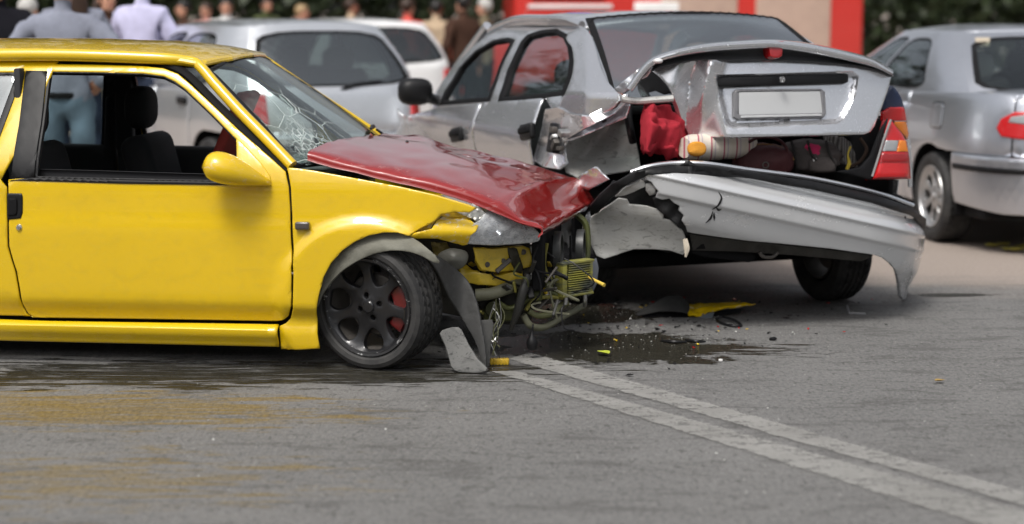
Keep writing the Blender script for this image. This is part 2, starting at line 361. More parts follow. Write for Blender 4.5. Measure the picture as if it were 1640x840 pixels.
# ------------------------------------------------------------------ road
def road_material():
    t = NT('asphalt'); W = t.co(world=True)
    base = t.ramp(t.noise(.9, 6, .65, W), [(.32, (.105, .104, .104)), (.72, (.20, .198, .195))])
    fine = t.noise(62, 4, .8, t.co((1, .55, 1), 0, True)); agg = t.ramp(fine, [(.34, 0.), (.66, 1.)])
    c = t.mix(t.math('MULTIPLY', agg, .62), t.mix(.45, base, (.07, .07, .069)), (.27, .265, .255))
    pit = t.ramp(t.noise(34, 5, .75, t.co((1, .45, 1), R(8), True)), [(.55, 0.), (.64, 1.)]); c = t.mix(t.math('MULTIPLY', pit, .7), c, (.055, .053, .05))
    spk = t.ramp(t.noise(120, 2, .6, W), [(.66, 0.), (.72, 1.)]); c = t.mix(t.math('MULTIPLY', spk, .75), c, (.50, .50, .48))
    st = t.noise(1.5, 9, .78, t.co((1.4, 5., 1), R(6), True), .5)
    c = t.mix(t.math('MULTIPLY', t.ramp(st, [(.53, 0.), (.59, 1.)]), .55), c, (.075, .072, .07))
    st2 = t.noise(5, 7, .8, t.co((1., 2.6, 1), R(-8), True), .4)
    c = t.mix(t.math('MULTIPLY', t.ramp(st2, [(.61, 0.), (.65, 1.)]), .5), c, (.06, .057, .055))
    crk = t.new('ShaderNodeTexVoronoi', feature='DISTANCE_TO_EDGE'); crk.inputs['Scale'].default_value = .55; t.link(t.co((1, 1.8, 1), R(20), True), crk.inputs['Vector'])
    wob = t.math('ADD', crk.outputs['Distance'], t.math('MULTIPLY', t.math('SUBTRACT', t.noise(4, 5, .7, W), .5), .16))
    c = t.mix(t.math('MULTIPLY', t.ramp(t.math('ABSOLUTE', wob), [(.0, 1.), (.007, 0.)]), .3), c, (.035, .033, .03))
    # paler, pinkish old surfacing beyond the wrecked saloon
    sep = t.new('ShaderNodeSeparateXYZ'); t.link(W, sep.inputs[0])
    far = t.math('ADD', t.math('ADD', sep.outputs[1], t.math('MULTIPLY', sep.outputs[0], .18)), t.math('MULTIPLY', t.noise(1.2, 5, .65, t.co((.5, 2, 1), 0, True)), 1.6))
    c = t.mix(t.ramp(t.math('MULTIPLY', far, .05), [(.56, 0.), (.6, 1.)]), c, t.mix(agg, (.27, .225, .195), (.37, .315, .275)))
    def ell(c0, rx, ry, ang, amt, sc, det=6, co=None):
        mp = t.new('ShaderNodeMapping', vector_type='TEXTURE'); mp.inputs['Location'].default_value = (c0[0], c0[1], 0); mp.inputs['Rotation'].default_value = (0, 0, R(ang)); mp.inputs['Scale'].default_value = (rx, ry, 1); t.link(W, mp.inputs[0])
        ln = t.new('ShaderNodeVectorMath', operation='LENGTH'); t.link(mp.outputs[0], ln.inputs[0])
        nz = t.math('MULTIPLY', t.math('SUBTRACT', t.noise(sc, det, .68, co if co is not None else W), .5), amt)
        return t.math('ADD', ln.outputs['Value'], nz)
    lng = t.co((1.0, 6.5, 1), R(-4), True)
    g = lambda px, py: gz(px, py)
    # ochre coolant and grit swept over the near lane
    o1 = ell(g(120, 655), 1.35, .44, -3, 3.6, 2.2, 10, lng); o2 = ell(g(110, 770), 1.2, .6, 3, 5.0, 2.6, 10, lng)
    om = t.math('MAXIMUM', t.ramp(o1, [(.55, 1.), (.75, 0.)]), t.math('MULTIPLY', t.ramp(o2, [(.28, 1.), (.5, 0.)]), .7))
    brk = t.ramp(t.noise(2.4, 8, .75, t.co((1.2, 15, 1), R(-3), True), .3), [(.44, 0.), (.54, 1.)]); om = t.math('MULTIPLY', om, t.math('ADD', t.math('MULTIPLY', brk, .7), .3))
    c = t.mix(t.math('MULTIPLY', om, .85), c, t.mix(agg, (.09, .055, .008), (.28, .185, .025)))
    # wet streaks and puddles
    wl = [t.ramp(ell(g(340, 598), 2.0, .42, 3, 3.4, 2.6, 10, lng), [(.62, 1.), (.68, 0.)]),
          t.ramp(ell(g(640, 602), .85, .24, 6, 3.2, 2.6, 10, lng), [(.66, 1.), (.72, 0.)]),
          t.ramp(ell(g(975, 556), .66, .46, -8, 1.6, 5, 10), [(.84, 1.), (.90, 0.)]),
          t.ramp(ell(g(905, 503), .62, .42, 0, 1.6, 4, 10), [(.72, 1.), (.8, 0.)]),
          t.ramp(ell(g(1520, 473), .34, .10, 4, 1.3, 3.5), [(.6, 1.), (.8, 0.)]),
          t.ramp(ell(g(1160, 560), .9, .32, -2, 4.2, 4., 9, lng), [(.18, 1.), (.3, 0.)])]
    brw = t.ramp(t.noise(2.2, 8, .72, t.co((1.0, 12, 1), R(-5), True), .3), [(.40, 0.), (.47, 1.)]); wl[0] = t.math('MULTIPLY', wl[0], brw); wl[1] = t.math('MULTIPLY', wl[1], brw)
    wet = wl[0]
    for x in wl[1:]: wet = t.math('MAXIMUM', wet, x)
    c = t.mix(t.math('MULTIPLY', wet, .94), c, t.mix(agg, (.004, .004, .003), (.042, .038, .025)))
    t.set(Base_Color=c, Roughness=t.math('SUBTRACT', .85, t.math('MULTIPLY', wet, .6)))
    h = t.math('MULTIPLY', t.math('ADD', fine, t.math('MULTIPLY', t.noise(28, 3, .6, W), .8)), t.math('SUBTRACT', 1., t.math('MULTIPLY', wet, .75)))
    t.set(Normal=t.bump(h, .8, .012), Specular_IOR_Level=t.math('SUBTRACT', .35, t.math('MULTIPLY', wet, .15)))
    return t.m
M_road = road_material()
g_ = 70; xs = np.linspace(-300, 300, g_); ys = np.linspace(-250, 400, g_)
V = [(x, y, 0) for y in ys for x in xs]
tag(mesh('road', V, [(j * g_ + i, j * g_ + i + 1, (j + 1) * g_ + i + 1, (j + 1) * g_ + i) for j in range(g_ - 1) for i in range(g_ - 1)], M_road, smooth=False), None, None, kind='structure')
def line_material():
    t = NT('worn_road_paint'); W = t.co(world=True)
    c = t.ramp(t.noise(2.5, 6, .7, W), [(.3, (.20, .196, .185)), (.75, (.33, .325, .31))])
    fine = t.noise(62, 4, .8, t.co((1, .55, 1), 0, True)); uv = t.new('ShaderNodeUVMap'); sp = t.new('ShaderNodeSeparateXYZ'); t.link(uv.outputs[0], sp.inputs[0])
    edge = t.math('MINIMUM', sp.outputs[0], t.math('SUBTRACT', 1., sp.outputs[0]))
    wear = t.math('ADD', t.math('MULTIPLY', t.noise(7, 9, .8, t.co((1, 2.2, 1), R(-20), True)), .66), t.math('MULTIPLY', fine, .34))
    wear = t.math('ADD', wear, t.math('MULTIPLY', t.math('SUBTRACT', t.math('MINIMUM', edge, .16), .16), 1.3))
    a = t.math('MULTIPLY', t.ramp(wear, [(.38, 0.), (.49, 1.)]), .88)
    tr = t.new('ShaderNodeBsdfTransparent'); mx = t.new('ShaderNodeMixShader')
    t.set(Base_Color=c, Roughness=.8, Normal=t.bump(fine, .4, .004))
    t.link(a, mx.inputs[0]); t.link(tr.outputs[0], mx.inputs[1]); t.link(t.b.outputs[0], mx.inputs[2]); t.link(mx.outputs[0], t.o.inputs[0]); return t.m
M_line = line_material()
def stripe(name, a, b, c, d, label):
    """one long painted stripe between two straight edges (a-b and c-d lie on the road)"""
    a, b, c, d = [np.array(p) for p in (a, b, c, d)]; n = 60; L = []
    for i in range(n + 1):
        f = i / n; p, q = a + (b - a) * f, c + (d - c) * f
        for k in range(5): L.append(p + (q - p) * (k / 4) + np.array([0, 0, .004]))
    o = mesh(name, L, [(i * 5 + k, i * 5 + k + 1, (i + 1) * 5 + k + 1, (i + 1) * 5 + k) for i in range(n) for k in range(4)], M_line, smooth=False, center=True)
    uvl = o.data.uv_layers.new(name='across')
    for lp in o.data.loops: uvl.data[lp.index].uv = ((lp.vertex_index % 5) / 4, (lp.vertex_index // 5) * .1)
    if o.data.polygons[0].normal.z < 0: o.data.flip_normals()
    tag(o, label, 'road marking', 'worn double centre line')
def ext(p, q, f): return p + (q - p) * f
A0, A1 = gz(781, 596), gz(1350, 778); B0, B1 = gz(832, 596), gz(1318, 728)
stripe('road_stripe', ext(A0, A1, 0), ext(A0, A1, 1.9), ext(B0, B1, 0), ext(B0, B1, 2.4), 'worn white road stripe running straight past the fallen mudflap')
A0, A1 = gz(838, 586), gz(1458, 763); B0, B1 = gz(880, 573), gz(1511, 751)
stripe('road_stripe', ext(A0, A1, -.06), ext(A0, A1, 1.7), ext(B0, B1, -.06), ext(B0, B1, 1.5), 'worn white road stripe bordering the greenish oil puddle')
# ------------------------------------------------------------------ wheels
M_lip = paint('scuffed_rim_lip', (.06, .06, .063), .7, .3, .3, .3, (.1, .1, .1), scuff=.9, scuffcol=(.5, .5, .5))
def wheel(root, c, r, wd, rr, tyre_m, rim_m, steer=0., camber=0., side=-1, style='split', caliper=None, sub=True):
    """c: centre of the outer face; the wheel's axle is local y, outer face towards side*y"""
    M = rot('Z', steer) @ rot('X', camber)
    if side > 0: M = M @ rot('Z', math.pi)
    c = np.asarray(c, float)
    w0 = lathe_geo([(.03, .02), (rr * .62, .02), (rr * .66, .035), (rr * .62, .05), (.03, .05)], 40, 'y', True, M=None)
    w0 = (w0[0] + np.array([0, .06, 0]), w0[1]); dr = lathe_geo([(rr * .97, .01), (rr * .93, wd * .35), (rr * .9, wd * .95), (rr * .86, wd * .95), (rr * .88, wd * .3), (rr * .93, .012)], 48, 'y', True)
    hub = lathe_geo([(.001, .055), (.05, .055), (.06, wd * .8), (.001, wd * .8)], 24)
    f = lambda g: (g[0] @ M.T + c, g[1])
    wo = mesh('wheel', *f(cat(w0, dr, hub)), M_dmet, root)
    ns = 120; prof = []
    s = r - rr
    side_p = [(rr * .96, .02), (rr * 1.01, .004), (rr + s * .25, -.008), (rr + s * .55, -.012), (rr + s * .82, -.004), (r - .004, .018)]
    tread = []
    k = 9; y0, y1 = .022, wd - .022
    for i in range(k):
        ya = y0 + (y1 - y0) * i / k; yb = y0 + (y1 - y0) * (i + 1) / k; grove = i % 2 == 1
        rad = r - (.010 if grove else 0) - .004 * ((ya + yb) / wd - 1) ** 2
        tread += [(rad, ya + .0015, i), (rad, yb - .0015, i)]
    prof = [(a, b, -1) for a, b in side_p] + tread + [(a, wd - b, -1) for a, b in reversed(side_p)]
    V = []; m = len(prof)
    for j in range(ns):
        for (ra, h, q) in prof:
            a = 2 * math.pi * (j + (0.9 * abs(h - wd / 2) / wd * 6 if q >= 0 else 0)) / ns; rad = ra
            if q in (0, 2, 6, 8) and j % 3 == 0: rad -= .008
            V.append((rad * math.cos(a), h, rad * math.sin(a)))
    Fc = [(j * m + i, j * m + i + 1, ((j + 1) % ns) * m + i + 1, ((j + 1) % ns) * m + i) for j in range(ns) for i in range(m - 1)]
    mesh('tyre', *f((np.array(V), Fc)), tyre_m, wo, ang=28)
    # rim face
    circ = lambda R_, n=72, cx=0, cz=0: np.array([(cx + R_ * math.cos(2 * math.pi * i / n), cz + R_ * math.sin(2 * math.pi * i / n)) for i in range(n)])
    holes = []
    if style == 'split':
        nsp = 7
        for i in range(nsp):
            a0 = 2 * math.pi * (i + .35) / nsp; hw = math.pi / nsp
            pp = [(rr * .46, -.06), (rr * .53, -hw * .48), (rr * .68, -hw * .66), (rr * .80, -hw * .62), (rr * .87, -hw * .36), (rr * .88, hw * .36), (rr * .80, hw * .62), (rr * .68, hw * .66), (rr * .53, hw * .48), (rr * .46, .06)]
            holes.append(smooth_poly([(q * math.cos(a0 + b), q * math.sin(a0 + b)) for q, b in pp], 3))
        for i in range(4):
            a = math.pi / 2 * i + .3; holes.append(circ(.0115, 12, .05 * math.cos(a), .05 * math.sin(a)))
    else:
        nsp = 8
        for i in range(nsp):
            a0 = 2 * math.pi * i / nsp; pp = [(rr * .42, -.17), (rr * .78, -.2), (rr * .82, 0), (rr * .78, .2), (rr * .42, .17), (rr * .38, 0)]
            holes.append(smooth_poly([(q * math.cos(a0 + b), q * math.sin(a0 + b)) for q, b in pp], 3))
    dish = pchip([0, .03, .06, rr * .55, rr * .88, rr * .93, rr], [.018, .02, .026, .03, .016, .004, .0])
    S = lambda u, v: np.stack([u, dish(np.hypot(u, v)), v], 1)
    g = panel_geo(circ(rr * .985), S, rr * .085, .007, .006, .022, holes)
    lip = lathe_geo([(rr * .93, .006), (rr * .955, -.004), (rr * 1.0, -.006), (rr * 1.02, .004), (rr * .985, .02), (rr * .95, .02)], 64, 'y', True)
    cap = lathe_geo([(.001, .008), (.022, .009), (.027, .014), (.027, .03), (.001, .03)], 24)
    mesh('rim', *f(cat(g, cap)), rim_m, wo); mesh('rim_lip', *f(lip), M_lip if rim_m is M_rim else rim_m, wo)
    if caliper is not None:
        a = [(rr * .5 * math.cos(x) * 1.0, rr * .5 * math.sin(x)) for x in np.linspace(-.75, .75, 7)]; b = [(rr * .8 * math.cos(x), rr * .8 * math.sin(x)) for x in np.linspace(.7, -.7, 7)]
        g = panel_geo(np.array(a + b), lambda u, v: np.stack([u, .048 + 0 * u, v], 1), .015, .008, .008, .07)
        mesh('brake_caliper', *f(g), M_cal, wo)
    return wo
# ------------------------------------------------------------------ the yellow hatchback
TH = R(7); _w0 = gz(587, 493, .273)
YL = np.array([math.sin(TH), math.cos(TH), 0]); YF = np.array([math.cos(TH), -math.sin(TH), 0])
Yorg = np.array([_w0[0], _w0[1], 0]) + YL * .755
ycar = empty('yellow_hatchback', Yorg, -TH)
tag(ycar, 'crashed yellow hatchback with a red bonnet and black alloy wheels', 'car')
def y_loc(P):
    Q = np.asarray(P, float) - Yorg; return np.stack([Q @ YF, Q @ YL, Q[..., 2]], -1)
def y_at(px, py, y):
    """sight line through (px, py) cut by the car's own lengthwise plane y"""
    d = ray(px, py); t = (y + (Yorg - EYE) @ YL) / (d @ YL); return y_loc(EYE + d * t[..., None])
yb = pchip([.05, .12, .22, .285, .50, .60, .66, .78, .86, .92, 1.10, 1.24, 1.30, 1.36], [.735, .742, .748, .786, .791, .792, .786, .782, .768, .745, .655, .585, .545, .46])
def yW(x, z):
    x = np.asarray(x, float); z = np.asarray(z, float)
    b = yb(z) - .30 * np.clip(x - .25, 0, 1) ** 2 - .10 * np.clip(-2.3 - x, 0, 1) ** 2
    r = np.hypot(x, z - .273); r2 = np.hypot(x + 2.385, z - .273)
    fl = .026 * (1 - sst(.365, .40, r)) + .026 * (1 - sst(.365, .40, r2)) + .012 * (1 - sst(.16, .20, z)) * (np.abs(x + .26) < .25)
    return b + fl
YS = lambda s, o=0.: (lambda u, v: np.stack([u, s * (yW(u, v) + o), v], 1))
def yxz(pts, o=0.):
    p = np.asarray(pts, float); y = np.full(len(p), -.78)
    for _ in range(8):
        q = y_at(p[:, 0], p[:, 1], y); y = -(yW(q[:, 0], q[:, 2]) + o)
    return q[:, [0, 2]]
door_o = [(13, 300), (14, 350), (14.5, 395), (20, 415), (27, 437), (31, 460), (34, 479), (39, 493), (45, 503), (55, 509.5), (250, 512), (444, 515), (454, 513), (462, 507), (466, 490), (466.4, 440), (465.4, 380), (464.2, 330), (462, 300), (457, 275), (437, 256), (381, 207), (335, 163), (305, 135), (285, 118), (262, 109), (229, 105.5), (150, 103), (70, 102), (60, 180), (50, 283), (13, 288)]
door_h = [(383, 228), (340, 184), (297, 143), (280, 130.5), (262, 122), (229, 117.5), (150, 115.5), (77, 114.5), (66, 200), (55, 286), (200, 289.5), (381, 293)]
fend = [(465.5, 300), (462, 280), (459, 268), (478, 270), (500, 273), (560, 284), (640, 299), (700, 313), (750, 328), (764, 334), (752, 341), (728, 340), (706, 344), (694, 356), (676, 365), (664, 372), (656, 377), (636, 373), (615, 373), (590, 378), (568, 388), (548, 402), (530, 422), (518, 445), (510, 475), (507, 505), (508, 535), (512, 559), (480, 561), (450, 560), (447, 522), (458, 518), (465, 511), (469, 495), (469.6, 440), (468, 350)]
sill = [(-420, 511), (40, 514), (445, 518.5), (446, 556), (0, 549), (-420, 541)]
dxz, hxz, fxz = yxz(door_o), yxz(door_h), yxz(fend)
sxz_ = np.array([(-2.02, .198), (-1.4, .193), (-.385, .197), (-.385, .094), (-1.6, .094), (-2.02, .098)])
for s in (-1, 1):
    o = (0, s, 0)
    dr = panel('door', dxz, YS(s), M_yel, ycar, .035, .006, holes=[hxz], out=o)
    fnd = panel('front_fender', fxz, YS(s), M_yel, ycar, .022, .006, out=o)
    if s < 0:
        YDOOR, YFEND = dr, fnd
    panel('sill', sxz_, lambda u, v, s=s: np.stack([u, s * (.765 + .03 * sst(.10, .16, v) - .035 * sst(.17, .2, v)), v], 1), M_yel, ycar, .02, .012, out=o)
    # window seals, glass, blacked-out pillar
    hs = hxz; c = hs.mean(0); inn = c + (hs - c) * .975
    panel('window_seal', c + (hs - c) * 1.012, YS(s, -.004), M_blk, dr, .03, .003, holes=[c + (hs - c) * np.array([.972, .965])], out=o, thick=.02)
    bp = yxz([(41, 113), (76, 113.5), (66, 200), (55, 286), (18, 285), (30, 200)], .003)
    panel('pillar_trim', bp, YS(s, .004), M_blk, dr, .04, .004, out=o)
    # rear quarter with its own fixed window, then the tail
    dl = [(x - .008, z) for x, z in dxz[:10]]; tl = [(x, z - .006) for x, z in dxz[8:11]]
    qz = np.array([(-1.60, .805)] + dl + [(-1.40, .203), (-2.04, .203), (-2.06, .30), (-2.10, .42), (-2.18, .53), (-2.30, .60), (-2.44, .605), (-2.58, .55), (-2.68, .45), (-2.74, .32), (-2.76, .2), (-2.92, .2), (-2.98, .35), (-2.98, .84), (-2.85, 1.05), (-2.62, 1.30), (-2.3, 1.335), (-1.48, 1.335), (-1.415, 1.33), (-1.42, 1.30), (-1.50, 1.0)])
    wq = np.array([(-1.66, .83), (-1.56, 1.262), (-2.2, 1.255), (-2.46, 1.20), (-2.62, .96), (-2.60, .87), (-2.5, .84)])
    q = panel('rear_quarter', qz, YS(s), M_yel, ycar, .045, .008, holes=[wq], out=o)
    panel('quarter_window', wq, YS(s, -.008), M_glt if s < 0 else M_gl, q, .06, .004, out=o)
    panel('quarter_seal', wq, YS(s, -.002), M_blk, q, .06, .003, holes=[wq.mean(0) + (wq - wq.mean(0)) * .95], out=o, thick=.012)
# lower window ledge in black on the near door, handle, lock, side repeater
lg = yxz([(50, 285), (200, 289), (381, 292), (381, 297), (200, 294.5), (14, 289)], .004)
panel('window_ledge', lg, YS(-1, .006), M_blk, YDOOR, .04, .004)
hp = yxz([(12, 310), (34, 310), (36, 315), (36, 340), (33, 350), (12, 352), (11, 345), (11, 316)], .004)
panel('door_handle', hp, YS(-1, .006), M_blk, YDOOR, .012, .006, thick=.012)
hk = yxz([(14, 318), (27, 318), (28, 322), (28, 340), (26, 345), (14, 346)], .004)
panel('handle_flap', hk, YS(-1, .014), M_dblk, YDOOR, .012, .005, thick=.01)
lk = y_at(np.array(30.), np.array(365.), np.array(-.795))
V, Fc = lathe_geo([(.001, -.006), (.009, -.006), (.013, -.002), (.016, .004), (.016, .02), (.001, .02)], 20); mesh('door_lock', V + lk, Fc, M_chr, YDOOR)
rp = y_at(np.array(484.5), np.array(362.), np.array(-.800))
V, Fc = rbox_geo((.062, .03, .034), rp, .008, 3); mesh('side_repeater', V, Fc, plain('smoked_lens', (.07, .06, .055), .15, 0, 0, 1, .2, .6), YFEND)
# roof
yroof_edge = lambda x: .555 - .05 * sst(-2.2, -2.75, x)
def yroof(u, v):
    ze = pchip([-2.9, -2.7, -2.3, -1.7, -1.1, -.86, -.70], [1.20, 1.285, 1.335, 1.352, 1.340, 1.318, 1.288])(u)
    return np.stack([u, v, ze + .050 * (1 - np.clip(np.abs(v) / .60, 0, 1) ** 2.4)], 1)
rp_ = [(-2.75, -.52), (-2.2, -.55), (-1.2, -.555), (-.80, -.553), (-.75, -.55), (-.69, -.3), (-.67, 0), (-.69, .3), (-.75, .55), (-.80, .553), (-1.2, .555), (-2.2, .55), (-2.75, .52), (-2.82, .3), (-2.84, 0), (-2.82, -.3)]
YROOF = panel('roof', np.array(rp_), yroof, M_yel, ycar, .05, .022, .016, out=(0, 0, 1), thick=.008)
# A pillars and roof rails (cant rails) as tapered swept bars
for s in (-1, 1):
    a = yxz([(463, 266), (420, 221), (381, 181), (340, 136), (316, 108), (300, 99)], -.01); a[:, 0] += .012 + (.12 * (a[:, 1].max() - a[:, 1]) / (a[:, 1].max() - a[:, 1].min()) if s > 0 else 0.)
    pts = [(x, s * (yW(x, z) - .02), z + .0) for x, z in a] + [(-1.0, s * .545, 1.325), (-1.5, s * .55, 1.338), (-2.2, s * .545, 1.325)]
    tube('pillar', pts, [.026, .026, .024, .024, .028, .03], M_yel, ycar, 10, 50)
    b = yxz([(455, 277), (400, 226), (345, 174), (310, 138), (288, 119), (262, 108), (235, 104)], -.03)
    tube('door_rubber', [(x + .014, s * (yW(x, z) - .04), z + .004) for x, z in b], .022, M_dblk, ycar, 8, 30)
# windscreen
wa = yxz([(464, 268), (314, 101)], -.02)
(xb_, zb_), (xt_, zt_) = wa
def ywin(u, v):   # u across -1..1, v 0 bottom..1 top
    hw = .735 + (.535 - .735) * v; x = xb_ + (xt_ - xb_) * v + (.155 - .09 * v) * (1 - u * u) + .02 + .06 * (1 + u) * (1 - v); z = zb_ + (zt_ - zb_) * v + .012 * np.sin(v * math.pi) + .034 * v * (1 - u * u)
    return np.stack([x, u * hw, z], 1)
def screen_glass():
    t = NT('cracked_windscreen')
    tr = t.new('ShaderNodeBsdfTransparent'); tr.inputs[0].default_value = (.80, .87, .85, 1); gl = t.new('ShaderNodeBsdfGlossy'); gl.inputs['Roughness'].default_value = .015
    sep = t.new('ShaderNodeSeparateXYZ'); oc = t.new('ShaderNodeTexCoord'); t.link(oc.outputs['Object'], sep.inputs[0])
    dv = t.new('ShaderNodeVectorMath', operation='DISTANCE'); t.link(oc.outputs['Object'], dv.inputs[0]); dv.inputs[1].default_value = (-.30, -.48, .93)
    near = t.ramp(t.math('ADD', dv.outputs['Value'], t.math('MULTIPLY', t.noise(4, 4), .18)), [(.12, 1.), (.60, 0.)])
    def vor(sc, wd, dis):
        co = t.co(); nz = t.new('ShaderNodeTexNoise'); nz.inputs['Scale'].default_value = 6; t.link(co, nz.inputs['Vector'])
        ad = t.new('ShaderNodeVectorMath', operation='MULTIPLY_ADD'); t.link(nz.outputs['Color'], ad.inputs[0]); ad.inputs[1].default_value = (dis,) * 3; t.link(co, ad.inputs[2])
        v = t.new('ShaderNodeTexVoronoi', feature='DISTANCE_TO_EDGE'); v.inputs['Scale'].default_value = sc; t.link(ad.outputs[0], v.inputs['Vector'])
        return t.ramp(v.outputs['Distance'], [(0., 1.), (wd, 0.)])
    c1 = t.math('MULTIPLY', vor(5, .010, .03), t.ramp(near, [(.10, 0.), (.25, 1.)])); c2 = t.math('MULTIPLY', vor(26, .06, .012), t.ramp(near, [(.62, 0.), (.9, 1.)]))
    crk = t.math('MAXIMUM', t.math('MULTIPLY', c1, .75), t.math('MULTIPLY', c2, .9))
    vc = t.new('ShaderNodeTexVoronoi'); vc.inputs['Scale'].default_value = 8; t.link(t.co(), vc.inputs['Vector'])
    nb = t.bump(t.math('MULTIPLY', t.math('ADD', vc.outputs['Distance'], crk), near), .12, .02); t.link(nb, gl.inputs['Normal']); fr_ = t.schlick(.04, nb)
    mx = t.new('ShaderNodeMixShader'); t.link(fr_, mx.inputs[0]); t.link(tr.outputs[0], mx.inputs[1]); t.link(gl.outputs[0], mx.inputs[2])
    df = t.new('ShaderNodeBsdfDiffuse'); df.inputs[0].default_value = (.62, .68, .66, 1); m2 = t.new('ShaderNodeMixShader')
    f = t.math('MAXIMUM', crk, t.math('MULTIPLY', t.ramp(t.noise(7, 6, .7), [(.45, 0.), (.9, 1.)]), t.math('MULTIPLY', near, .4)))
    t.link(f, m2.inputs[0]); t.link(mx.outputs[0], m2.inputs[1]); t.link(df.outputs[0], m2.inputs[2]); t.link(m2.outputs[0], t.o.inputs[0]); return t.m
wsp = np.array([(-1, .0), (-.5, 0), (0, 0), (.5, 0), (1, 0), (1, .5), (.99, .93), (.5, .98), (0, .985), (-.5, .98), (-.99, .93), (-1, .5)])
WSC = panel('windscreen', wsp, ywin, screen_glass(), ycar, .06, .01, .001, out=(1, 0, .7), thick=.004)
panel('windscreen_seal', wsp, lambda u, v: ywin(u, v) + np.array([.004, 0, .003]), M_blk, ycar, .06, .008, .003, holes=[(wsp - np.array([0, .5])) * np.array([.955, .95]) + np.array([0, .5])], out=(1, 0, .7), thick=.012)
# wiper: arm and blade at the foot of the screen
w0, w1, w2 = [ywin(np.array([a]), np.array([b]))[0] + np.array([.018, 0, .012]) for a, b in ((.80, -.02), (.72, .14), (.5, .16))]
wp = tube('wiper', [w0, w1], [.008, .006], M_blk, ycar, 6, 8)
b0, b1 = [ywin(np.array([a]), np.array([b]))[0] + np.array([.022, 0, .014]) for a, b in ((.90, .15), (.36, .17))]
tube('wiper_blade', [b0, (b0 + b1) / 2 + np.array([0, 0, .006]), b1], [.006, .013, .006], M_blk, wp, 6, 12)
# scuttle below the screen
panel('scuttle', np.array([(-.71, -.16), (0, -.05), (.71, -.16), (.71, .05), (0, .03), (-.71, .05)]), lambda u, v: np.stack([xb_ + .10 + .15 * (1 - (u / .75) ** 2) + v * -.5, u, zb_ - .035 + .12 * v + .0 * u], 1), M_blk, ycar, .06, .004, out=(0, 0, 1))
# shards of glass along the broken foot of the screen
for k in range(16):
    f = random.uniform(-.97, -.35); p = ywin(np.array([f]), np.array([random.uniform(-.02, .10)]))[0] + np.array([.02, 0, .012]); a = random.uniform(0, 6)
    tri = np.array([(math.cos(a + i * 2.1) * random.uniform(.008, .028), math.sin(a + i * 2.1) * random.uniform(.01, .03), random.uniform(-.006, .012)) for i in range(3)]) + p
    V, Fc = solid(tri, [(0, 1, 2)], np.tile(np.cross(tri[1] - tri[0], tri[2] - tri[0]) / (np.linalg.norm(np.cross(tri[1] - tri[0], tri[2] - tri[0])) + 1e-9), (3, 1)), .003); mesh('glass_shard', V, Fc, M_gl, WSC, smooth=False)
# red bonnet: buckled in the middle, nose folded down
ne = y_at(np.array([492., 560, 640, 710, 762, 800, 835, 868]), np.array([253., 272, 290, 308, 325, 340, 355, 368]), np.full(8, -.70) + np.array([.0, .0, .0, .0, .01, .03, .06, .08]))
fe = y_at(np.array([622., 668, 735, 800, 860, 905, 935, 948]), np.array([217., 221, 238, 252, 267, 283, 302, 323]), np.array([.55, .5, .45, .42, .42, .45, .5, .5]))
rows = []
for i in range(8):
    a, b = ne[i], fe[i]; g = []
    for k, f in enumerate((0., .035, .3, .62, .9, 1., 1.04)):
        p = a + (b - a) * f; p[2] += (.014, .028, .040, .030, .010, 0, -.03)[k] * (1 if k else 0) * (1., 1., 1., 1.1, 1.15, .95, .45, -.15)[i]; g.append(p)
    g[0] = a + np.array([0, 0, -.012]); rows.append(g)
last = [p + np.array([-.014, 0, -.034]) for p in rows[-1]]; rows.append(last)
G = dense(rows, 70, 40); m, n = G.shape[:2]
U = np.linspace(0, 1, m)[:, None]; Vv = np.linspace(0, 1, n)[None, :]
G[..., 2] += .018 * np.exp(-((U - .60 - .12 * Vv) / .035) ** 2) * sst(.05, .4, Vv) - .020 * np.exp(-((U - .74 - .1 * Vv) / .05) ** 2) * sst(0, .3, Vv) * (1 - .5 * sst(.6, 1, Vv)) + .012 * np.exp(-((U - .34 + .25 * Vv) / .05) ** 2) * sst(.1, .5, Vv)
G = crumple(G, 5., .007, (0, 0, 1), 2.)
crs = sst(.68, .86, U) * (1 - sst(.35, .75, Vv)); Gc = crumple(G, 19, .012, (.2, -.2, .7), 7.); G = G + (Gc - G) * crs[..., None]
V, Fc = grid_geo(G, .006, (0, 0, 1)); YHOOD = mesh('bonnet', V, Fc, M_red, ycar, ang=55); YHOOD['label'] = 'buckled red bonnet with a crushed front edge'
for px, py in ((652, 228), (605, 235)):
    p = y_at(np.array(float(px)), np.array(float(py)), np.array(.1 if px > 630 else -.15)); V, Fc = blob_geo(p + np.array([0, 0, -.004]), (.009, .009, .012), 6, 8); mesh('washer_jet', V, Fc, M_blk, YHOOD)
# mirror
mc = y_at(np.array([324., 334, 350, 372, 395, 415, 432]), np.array([268., 267, 268, 273, 280, 287, 293]), np.array([-.90, -.90, -.90, -.89, -.87, -.84, -.80]))
mr = [.006, .050, .066, .064, .047, .028, .012]
C_ = crspline(mc, 30); rr_ = np.interp(np.linspace(0, 6, 30), range(7), mr); V = []
for p, r_ in zip(C_, crspline(np.array(mr)[:, None], 30)[:, 0]):
    for k in range(24):
        a = 2 * math.pi * k / 24; V.append(p + np.array([0, 1.15 * r_ * math.cos(a), r_ * math.sin(a)]))
Fc = [(i * 24 + k, (i + 1) * 24 + k, (i + 1) * 24 + (k + 1) % 24, i * 24 + (k + 1) % 24) for i in range(29) for k in range(24)] + [tuple(range(24)), tuple(29 * 24 + k for k in reversed(range(24)))]
MIR = mesh('door_mirror', V, Fc, paint('scratched_yellow_paint', YEL, 0, .3, .7, .15, (.25, .17, .03), scuff=.25), ycar)
msp = yxz([(379, 221), (391, 230), (420, 262), (433, 282), (435, 296), (428, 299), (383, 297), (380, 260)], .003)
